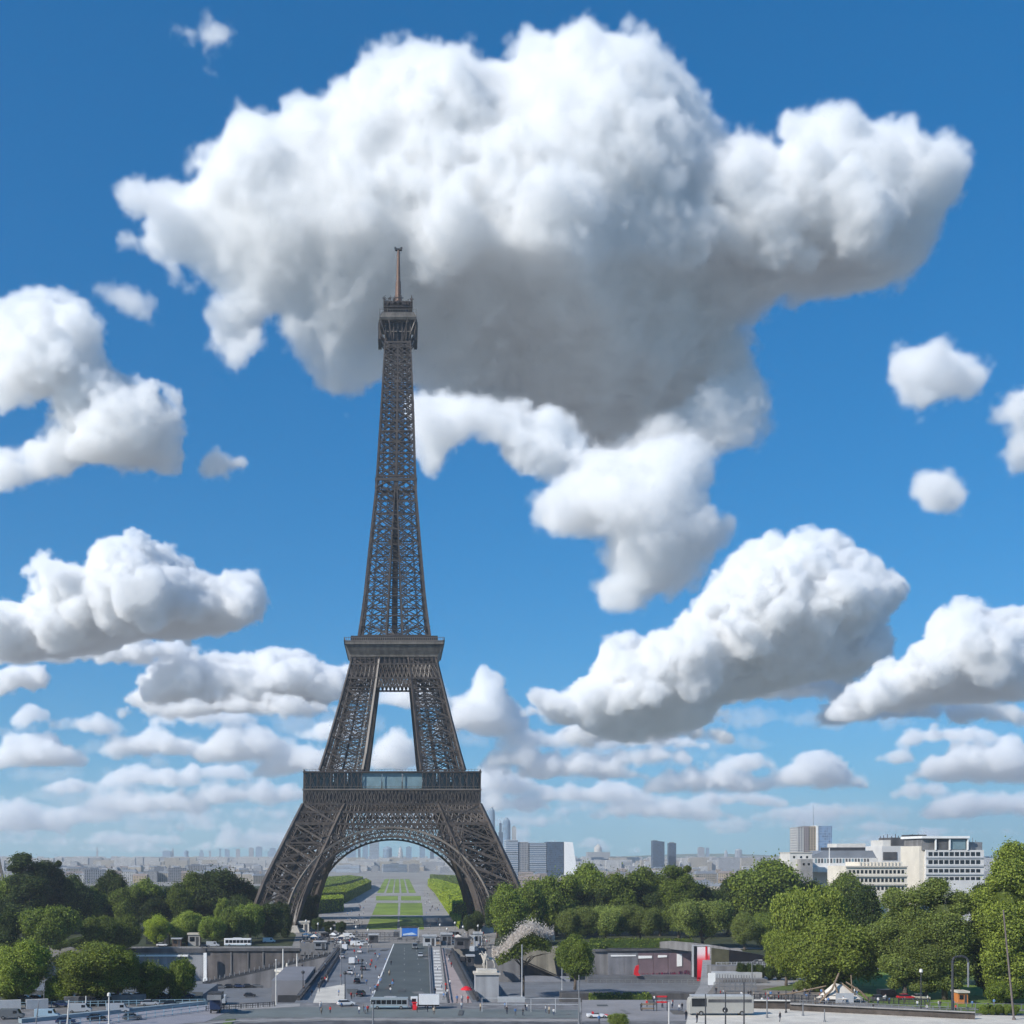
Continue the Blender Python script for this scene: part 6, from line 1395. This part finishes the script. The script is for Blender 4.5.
def cloud(label,polys,Y,vox=3,seed=1,dens=.14,lean=.6,kf=.7,flat=0,w=4,na=1.0,hm=1.0,shr=8,den=1.0,sc=1.0,lim=None,base=False,lean_max=1.0,extra=0,rel=12,er=5):
    k=Y/FPX; dens=dens/k
    name='clouds'; rng=np.random.default_rng(seed)
    allp=np.concatenate([np.array(p,float) for p in polys])
    x0,y0=allp.min(0)-12; x1,y1=allp.max(0)+12
    nx=int((x1-x0)/vox)+1; nz=int((y1-y0)/vox)+1
    gx=(x0+np.arange(nx)*vox)[:,None]+np.zeros((1,nz)); gy=(y1-np.arange(nz)*vox)[None,:]+np.zeros((nx,1))
    T=np.full((nx,nz),-1e3)
    for p in polys:
        p=np.array(p,float); a=p; b=np.roll(p,-1,0)
        dm=np.full((nx,nz),1e9); ins=np.zeros((nx,nz),bool)
        for (ax,ay),(bx,by) in zip(a,b):
            ux,uy=bx-ax,by-ay; l=ux*ux+uy*uy+1e-9
            q=np.clip(((gx-ax)*ux+(gy-ay)*uy)/l,0,1)
            dm=np.minimum(dm,(gx-ax-q*ux)**2+(gy-ay-q*uy)**2)
            if ay!=by: ins^=((gy<ay)!=(gy<by))&(gx<(bx-ax)*(gy-ay)/(by-ay)+ax)
        dm=np.sqrt(dm); dm[~ins]*=-1
        T=np.maximum(T,dm)
    T-=shr
    # soften the medial creases
    for _ in range(3):
        for ax in (0,1):
            T=(np.roll(T,1,ax)+T+np.roll(T,-1,ax))/3
    hgt=y1-y0; yk=y1-12-kf*hgt
    hm_=lambda Tp: (1 if callable(hm) else hm)*np.sqrt(Tp*90+Tp*Tp*.5)*np.minimum(1,.4+Tp/25)
    hmax=hm_(max(T.max(),1))+4*shr
    lo=-hmax*.9-15; hi=(lean_max if callable(lean) else lean)*(kf*hgt)+hmax*.6+10
    # grow the lattice so every depth slice is covered
    e0=max(1,(FPX+hi)/FPX); 
    bx0=min(VX+(x0-VX)*e0,x0); bx1=max(VX+(x1-VX)*e0,x1); by0=min(VY+(y0-VY)*e0,y0); by1=y1 if y1<VY else y1
    by1=max(y1,VY+(y1-VY)*(FPX+lo)/FPX); bx0=min(bx0,VX+(x0-VX)*(FPX+lo)/FPX); bx1=max(bx1,VX+(x1-VX)*(FPX+lo)/FPX)
    nx=int((bx1-bx0)/vox)+1; nz=int((by1-by0)/vox)+1; ny=int((hi-lo)/vox)+1; z0=lo
    F=np.empty((nx,ny,nz),np.float32); TT=np.empty((nx,ny,nz),np.float32); Tc=np.empty((nx,ny,nz),np.float32)
    ux=(bx0+np.arange(nx)*vox)[:,None]; uy=(by1-np.arange(nz)*vox)[None,:]
    NX,NZ=T.shape
    for j in range(ny):
        d=lo+j*vox; m=FPX/(FPX+d)
        qx=VX+(ux-VX)*m+0*uy; qy=VY+(uy-VY)*m+0*ux
        fx=(qx-x0)/vox; fz=(y1-qy)/vox
        out=(fx<0)|(fz<0)|(fx>NX-1.01)|(fz>NZ-1.01)
        fx=np.clip(fx,0,NX-1.01); fz=np.clip(fz,0,NZ-1.01); ix=fx.astype(int); iz=fz.astype(int); fx-=ix; fz-=iz
        t_=T[ix,iz]*(1-fx)*(1-fz)+T[ix+1,iz]*fx*(1-fz)+T[ix,iz+1]*(1-fx)*fz+T[ix+1,iz+1]*fx*fz
        t_=np.where(out,-60,t_)
        Tp=np.maximum(t_,.5); h=hm_(Tp)*(hm(qx) if callable(hm) else 1); d0=(lean(qx) if callable(lean) else lean)*np.maximum(0,qy-yk)**2/(kf*hgt)
        q=((d-d0)/h)**2
        TT[:,j,:]=t_; F[:,j,:]=t_-q*np.maximum(Tp,4); Tc[:,j,:]=np.clip(Tp/45,.15,1)
    x0,y1=bx0,by1
    F+=(rel*Tc*(vnoise(F.shape,85*sc/vox,rng)+.6*vnoise(F.shape,45*sc/vox,rng))).astype(np.float32)
    # cauliflower heads: spheres stamped on the surface, each level smaller
    def stamp(n,r0,r1,push,up=0):
        m_=np.abs(F)<max(vox,1.5)
        I=np.argwhere(m_)
        if len(I)==0: return
        I=I[rng.permutation(len(I))[:n]]
        gz=np.stack([F[np.minimum(I[:,0]+2,nx-1),I[:,1],I[:,2]]-F[np.maximum(I[:,0]-2,0),I[:,1],I[:,2]],
                     F[I[:,0],np.minimum(I[:,1]+2,ny-1),I[:,2]]-F[I[:,0],np.maximum(I[:,1]-2,0),I[:,2]],
                     F[I[:,0],I[:,1],np.minimum(I[:,2]+2,nz-1)]-F[I[:,0],I[:,1],np.maximum(I[:,2]-2,0)]],1)
        gz/=np.linalg.norm(gz,axis=1)[:,None]+1e-6
        for (i,j,l),g_ in zip(I,gz):
            down=g_[2]>(.2 if base else .45)   # inward gradient points up: this is the underside
            tc=Tc[i,j,l]
            r=rng.uniform(r0,r1)*(.55+.6*min(1,tc+.15))*(.6 if down else 1)
            if down and (base or rng.random()<.5): continue
            p_=push*(.5 if down else 1)
            c=np.array((i,j,l))+g_*(r*(1-p_))/vox
            R=r/vox
            lo_=np.maximum(0,(c-R-1).astype(int)); hi_=np.minimum((nx,ny,nz),(c+R+2).astype(int))
            if (hi_<=lo_).any(): continue
            A=((np.arange(lo_[0],hi_[0])-c[0])**2)[:,None,None]+((np.arange(lo_[1],hi_[1])-c[1])**2)[None,:,None]+((np.arange(lo_[2],hi_[2])-c[2])**2)[None,None,:]
            S=F[lo_[0]:hi_[0],lo_[1]:hi_[1],lo_[2]:hi_[2]]
            np.maximum(S,((R-np.sqrt(A))*vox).astype(np.float32),out=S)
    area=(T>0).sum()*vox*vox
    stamp(int(area/450*den/sc**2),26*sc,46*sc,.34)
    stamp(int(area/130*den/sc**2),12*sc,24*sc,.34)
    if 11*sc/vox>1.6: stamp(int(area/30*den/sc**2),6*sc,11*sc,.34)
    if 6*sc/vox>1.9: stamp(int(area/14*den/sc**2),3*sc,6*sc,.3)
    if extra: stamp(int(area/60*extra),5,13,.42); stamp(int(area/16*extra),2.4,5.5,.4)
    F=np.minimum(F,TT+(shr+1.5 if lim is None else lim))
    for c,a in ((40,7),(17,4),(8,2.6)):
        if c/vox<1.5: continue
        F+=na*a*sc**.5*(vnoise(F.shape,c/vox,rng))
    E_=np.zeros_like(F); am=1.0; tot=0
    for c in (26,13,7,4,2.6):
        if c/vox<1.4: break
        E_+=am*vnoise(F.shape,c/vox,rng); tot+=am; am*=.68
    F+=er*E_
    # ragged rims: the outermost few pixels of vapour are broken up and thin
    D=np.clip(F/w,0,1); D*=D*(3-2*D)**.5
    D*=np.clip((TT+shr+4)/10+E_*.9,.0,1)

    # lattice mesh
    me=bpy.data.meshes.new(name+'_lattice'); N=nx*ny*nz; me.vertices.add(N)
    at=me.attributes.new('d','FLOAT','POINT'); at.data.foreach_set('value',np.ascontiguousarray(D).ravel())
    o=bpy.data.objects.new(name,me); COL.objects.link(o); o['kind']='stuff'; o['label']=label
    # world size
    mn=((x0-VX)*k,Y+z0*k,CH+(VY-y1)*k); sz=((nx-1)*vox*k,(ny-1)*vox*k,(nz-1)*vox*k)
    g=bpy.data.node_groups.new(name,'GeometryNodeTree')
    g.interface.new_socket('Geometry',in_out='INPUT',socket_type='NodeSocketGeometry'); g.interface.new_socket('Geometry',in_out='OUTPUT',socket_type='NodeSocketGeometry')
    def nd(t,**kw):
        n=g.nodes.new(t)
        for a,b in kw.items(): setattr(n,a,b)
        return n
    gi=nd('NodeGroupInput'); go=nd('NodeGroupOutput'); vc=nd('GeometryNodeVolumeCube'); sm=nd('GeometryNodeSetMaterial')
    vc.inputs['Min'].default_value=mn; vc.inputs['Max'].default_value=tuple(a+b for a,b in zip(mn,sz))
    vc.inputs['Resolution X'].default_value=nx; vc.inputs['Resolution Y'].default_value=ny; vc.inputs['Resolution Z'].default_value=nz
    pos=nd('GeometryNodeInputPosition'); sub=nd('ShaderNodeVectorMath',operation='SUBTRACT'); sub.inputs[1].default_value=mn
    g.links.new(pos.outputs[0],sub.inputs[0])
    dv=nd('ShaderNodeVectorMath',operation='DIVIDE'); dv.inputs[1].default_value=tuple(s/(n-1) for s,n in zip(sz,(nx,ny,nz))); g.links.new(sub.outputs[0],dv.inputs[0])
    ad=nd('ShaderNodeVectorMath',operation='ADD'); ad.inputs[1].default_value=(.5,.5,.5); g.links.new(dv.outputs[0],ad.inputs[0])
    fl=nd('ShaderNodeVectorMath',operation='FLOOR'); g.links.new(ad.outputs[0],fl.inputs[0])
    sx=nd('ShaderNodeSeparateXYZ'); g.links.new(fl.outputs[0],sx.inputs[0])
    def im(op,a,b):
        n=nd('FunctionNodeIntegerMath',operation=op)
        for i,v in enumerate((a,b)):
            if isinstance(v,int): n.inputs[i].default_value=v
            else: g.links.new(v,n.inputs[i])
        return n.outputs[0]
    idx=im('ADD',im('MULTIPLY',im('ADD',im('MULTIPLY',sx.outputs[0],ny),sx.outputs[1]),nz),sx.outputs[2])
    si=nd('GeometryNodeSampleIndex',data_type='FLOAT',domain='POINT',clamp=True)
    na=nd('GeometryNodeInputNamedAttribute',data_type='FLOAT'); na.inputs['Name'].default_value='d'
    g.links.new(gi.outputs[0],si.inputs['Geometry']); g.links.new(na.outputs[0],si.inputs['Value']); g.links.new(idx,si.inputs['Index'])
    g.links.new(si.outputs[0],vc.inputs['Density'])
    m=bpy.data.materials.new('cloud_vapour'); m.use_nodes=True; mt=m.node_tree; mt.nodes.clear()
    out=mt.nodes.new('ShaderNodeOutputMaterial'); pv=mt.nodes.new('ShaderNodeVolumePrincipled'); pv.inputs['Color'].default_value=(.989,.992,.993,1); pv.inputs['Density'].default_value=dens; pv.inputs['Anisotropy'].default_value=0.0
    pv.inputs['Density Attribute'].default_value='density'
    mt.links.new(pv.outputs[0],out.inputs['Volume'])
    sm.inputs['Material'].default_value=m
    g.links.new(vc.outputs[0],sm.inputs[0]); g.links.new(sm.outputs[0],go.inputs[0])
    md=o.modifiers.new('v','NODES'); md.node_group=g
    return o
BIG = [(113,190),(125,183),(140,188),(160,180),(175,178),(188,165),(190,150),(205,140),(215,120),(228,100),(245,97),(262,100),(275,104),(283,92),(300,84),(318,85),(320,66),(335,64),(350,68),(360,62),(365,45),(385,32),(405,25),(420,24),(435,30),(448,38),(455,28),(470,26),(482,33),(485,47),(500,50),(510,38),(528,30),(545,33),(560,27),(572,15),(590,6),(605,16),(625,17),(640,25),(655,35),(668,45),(682,50),(688,68),(693,80),(708,85),(712,100),(722,118),(735,128),(752,125),(770,135),(778,132),(785,118),(800,108),(815,105),(832,107),(845,106),(860,112),(878,113),(895,112),(910,120),(922,135),(935,130),(950,130),(962,138),(971,150),(973,170),(966,190),(960,210),(955,232),(940,255),(925,275),(905,292),(880,303),(850,308),(820,312),(790,318),(770,325),(760,335),(768,350),(762,370),(770,395),(765,420),(750,440),(725,447),(700,452),(690,465),(660,478),(620,482),(570,478),(540,455),(520,470),(500,445),(485,425),(475,430),(462,440),(445,455),(440,475),(432,490),(425,480),(430,460),(420,440),(418,415),(395,390),(375,385),(355,405),(345,425),(335,410),(322,400),(310,385),(295,372),(285,345),(275,328),(262,345),(245,358),(232,345),(225,358),(210,350),(208,320),(210,300),(195,295),(180,280),(165,275),(150,268),(130,255),(118,235),(130,228),(140,218),(125,205)]
cloud('huge white cumulus with grey base across the top of the sky', [BIG], 3500, 2.3, seed=1, shr=5, lean=lambda x: np.interp(x, [115,330,520,700,1000], [.1,.2,.75,.85,.6]), lean_max=1.3, kf=.85, dens=.075, w=11, sc=1.0, hm=lambda x: np.interp(x, [115,420,560], [.5,.6,.9]), rel=11, er=8, den=.5)
cloud('white cloud hanging below the huge one, right of the tower', [[(530,500),(545,488),(560,478),(575,455),(600,440),(640,432),(690,430),(725,445),(712,480),(706,500),(720,510),(733,525),(725,545),(710,565),(700,590),(680,605),(650,615),(620,613),(595,605),(588,590),(594,575),(600,552),(602,543),(588,536),(568,536),(545,527)]], 3050, 2, seed=4, shr=2, lean=.2, sc=.75, dens=.06, w=10, extra=.5, na=2)
cloud('broad layered cloud at right of centre', [[(528,700),(540,690),(570,690),(590,670),(603,655),(605,638),(620,635),(640,640),(660,630),(690,610),(705,590),(715,570),(735,550),(760,540),(790,535),(810,528),(830,532),(848,545),(870,555),(895,570),(910,585),(900,605),(890,625),(880,640),(860,650),(885,655),(870,670),(840,680),(800,685),(760,690),(715,700),(715,715),(700,730),(670,738),(630,742),(590,738),(560,725),(540,715)],[(585,705),(660,672),(780,640),(892,640),(888,662),(860,676),(760,697),(650,716)],[(545,708),(600,695),(722,694),(715,722),(680,738),(640,745),(590,742)]], 8000, 1.6, seed=5, shr=0, lean=.35, kf=.6, sc=.62, base=True, extra=2.4, na=1.2, w=3.5, dens=.16, er=5)
cloud('cloud at the right edge above the white buildings', [[(825,715),(835,700),(855,685),(880,665),(900,655),(910,640),(930,630),(940,615),(960,600),(980,600),(1000,610),(1045,605),(1045,700),(1000,705),(950,708),(900,715),(860,720)]], 6600, 1.6, seed=6, shr=1, lean=.75, kf=.6, sc=.62, base=True, extra=2.4, na=1.2, w=3.5, dens=.16, er=5)
cloud('small clouds at the upper right', [[(885,365),(900,345),(925,335),(945,333),(960,345),(975,355),(985,350),(998,365),(990,385),(970,395),(945,400),(930,420),(915,425),(905,405),(895,390)],
   [(990,400),(1005,385),(1045,375),(1045,470),(1010,468),(1000,455),(1005,430),(992,420)], [(910,490),(920,475),(935,470),(950,475),(965,490),(968,510),(945,518),(920,515)]], 2500, 2, seed=7, shr=1, lean=.2, dens=.06, w=12, sc=.6, na=3, extra=.8)
cloud('small wisp at the upper left', [[(173,35),(185,15),(205,10),(225,15),(235,30),(228,50),(215,60),(210,78),(200,78),(195,60),(185,45)]], 3000, 1.5, seed=8, shr=3, lean=0, dens=.035, w=12, den=.6, sc=.35, na=6, lim=8)
cloud('white cloud at the left edge', [[(-24,310),(10,297),(40,290),(75,295),(95,310),(108,330),(100,350),(115,370),(150,380),(175,390),(188,410),(185,440),(190,465),(165,478),(130,475),(100,468),(70,475),(40,485),(0,492),(-24,490),(-24,445),(15,450),(40,440),(58,425),(50,402),(25,402),(0,412),(-24,400)], [(195,465),(215,450),(240,462),(225,475),(200,478)]], 3700, 2, seed=9, shr=1, lean=.2, dens=.09, sc=.75, w=7, na=2, extra=.8)
cloud('torn wisps at the left tip of the huge cloud', [[(108,190),(125,178),(150,172),(180,165),(200,150),(190,190),(160,215),(135,225),(118,210)],[(112,232),(150,228),(180,250),(200,290),(180,290),(150,275),(125,258)],[(205,345),(240,335),(265,330),(258,352),(235,372),(215,365)]], 3450, 1.8, seed=41, shr=1, lean=0, dens=.045, w=12, den=.6, sc=.35, na=5, lim=8, rel=5)
cloud('ragged grey shreds under the right side of the huge cloud', [[(700,380),(770,370),(775,410),(755,448),(700,462),(660,486),(600,488),(600,450)],[(560,470),(600,475),(640,482),(600,500),(550,495)]], 3600, 2, seed=42, shr=1, lean=.2, dens=.03, w=12, den=.6, sc=.5, na=5, lim=8, rel=8)
cloud('bright torn fringe of the huge cloud right of the tower shaft', [[(406,395),(440,392),(480,396),(530,405),(590,425),(610,455),(600,485),(560,480),(520,478),(495,448),(474,432),(450,452),(434,492),(424,480),(416,440)]], 3150, 1.9, seed=43, shr=0, lean=0, dens=.07, w=8, sc=.55, na=3, lim=5, rel=7, extra=.6)
cloud('thin wisp beside the left cloud', [[(86,290),(110,280),(140,280),(158,300),(150,320),(120,322),(100,310)]], 3300, 1.8, seed=10, shr=2, lean=0, dens=.028, w=14, den=.5, sc=.35, na=6, lim=7)
cloud('large cloud at mid left', [[(-24,600),(0,598),(20,605),(32,590),(28,570),(40,555),(60,555),(85,570),(90,550),(110,535),(140,533),(165,545),(185,555),(195,565),(215,580),(235,572),(255,575),(263,595),(262,620),(240,635),(200,642),(150,645),(110,655),(60,665),(-24,662)]], 7000, 1.6, seed=11, shr=1, lean=.75, kf=.6, sc=.62, base=True, extra=2.4, na=1.2, w=3.5, dens=.16, er=5)
cloud('flat-based cloud left of the tower', [[(123,700),(140,680),(150,660),(175,648),(210,650),(240,655),(270,650),(300,652),(330,660),(350,665),(370,680),(345,700),(320,712),(250,715),(180,718),(145,715)],
   [(-24,683),(10,665),(40,663),(60,675),(45,690),(-24,694)]], 9500, 1.5, seed=12, shr=0, lean=.8, kf=.6, sc=.4, base=True, extra=2.4, na=1.2, w=3.5, dens=.16, er=5)
def bank(label, items, Y, seed, **kw):
    """flat-based cumuli given as (centre, base row, half width, height)"""
    r_ = random.Random(seed); polys = []
    for cx, by, hw_, hh in items:
        top = []; n = max(7, int(hw_/5))
        for i in range(n+1):
            u = -1+2*i/n; top.append((cx+u*hw_, by-hh*(1-abs(u)**2.2)*r_.uniform(.62,1.0)-.5))
        bot = [(cx+u*hw_, by+r_.uniform(0,1.6)) for u in (.7,.3,-.2,-.6)]
        polys.append(top+bot)
    return cloud(label, polys, Y, seed=seed, **kw)
bank('flat layered bases under the broader clouds', [(805,699,116,34),(640,741,92,36),(585,716,66,26),(660,716,70,20),(935,719,120,26),(1000,690,60,30),(110,664,150,34),(30,662,60,28),(240,716,120,26),(150,712,34,12)], 9000, 35, vox=1.6, shr=-1, er=4, rel=5, lean=.3, kf=.5, w=3.5, sc=.4, base=True, hm=.8, extra=1, na=1.2, dens=.14)
bank('nearer flat clouds of the lower sky', [(35,768,58,46),(150,754,56,30),(245,760,60,38),(398,770,36,44),(482,736,50,74),(415,708,44,44),(300,776,52,36),(705,792,66,34),(812,790,62,44),(570,778,78,30),(655,766,54,28),(985,782,86,56),(32,720,18,13),(590,742,44,24),(520,768,40,30),(330,700,44,32),(895,760,20,8),(90,730,40,16),(200,722,56,22),(640,748,70,22),(750,770,40,16),(950,745,60,30),(330,740,40,22),(540,748,44,22)], 13000, 31, vox=1.5, shr=-2, er=3, rel=5, lean=.3, kf=.5, w=3.5, sc=.3, base=True, hm=.9, extra=.7, na=1.3, dens=.11)
bank('middle rank of flat clouds above the town', [(152,786,60,26),(146,812,78,30),(245,806,60,34),(300,802,48,28),(15,830,56,34),(500,794,56,30),(590,804,84,28),(508,812,58,20),(735,806,56,20),(990,818,80,40),(660,818,84,22),(440,800,50,26),(370,806,48,26),(925,796,34,16),(85,822,40,18),(210,780,50,22),(410,786,40,18),(840,814,44,10),(70,790,36,14)], 19000, 32, vox=1.4, shr=-1.5, er=2.5, rel=3, lean=.25, kf=.5, w=3, sc=.26, base=True, hm=.8, extra=.5, na=1.2, dens=.10)
r9 = random.Random(9)
bank('farthest thin clouds along the horizon', [(r9.uniform(-20,460) if k % 3 else r9.uniform(460,1040), r9.uniform(814,852), r9.uniform(26,80), r9.uniform(6,16)) for k in range(56)], 30000, 33, vox=1.3, shr=-1, er=2, rel=1, lean=.1, kf=.5, w=3, dens=.09, sc=.2, base=True, hm=.5, na=.8)
r8 = random.Random(18)
bank('thin veils of cloud layered low over the town', [(r8.uniform(-20,560) if k % 4 else r8.uniform(560,1040), r8.uniform(715,846), r8.uniform(50,130), r8.uniform(9,22)) for k in range(40)], 24000, 34, vox=1.7, shr=-1, er=5, rel=3, lean=.15, kf=.5, w=6, dens=.022, sc=.3, base=True, hm=.6, na=1.5)
# ------------------------------------------------------------------ haze
hz = MB().box(-7500, -400, -14, 7500, 9400, 375).build('haze', bpy.data.materials.new('air')); hz['kind'] = 'stuff'
hm_ = hz.data.materials[0]; hm_.use_nodes = True; n = hm_.node_tree.nodes; n.clear(); ou = n.new('ShaderNodeOutputMaterial'); pv = n.new('ShaderNodeVolumePrincipled')
pv.inputs['Color'].default_value = (.86,.93,1,1); pv.inputs['Density'].default_value = 8.5e-5; pv.inputs['Anisotropy'].default_value = .2
hm_.node_tree.links.new(pv.outputs[0], ou.inputs['Volume'])
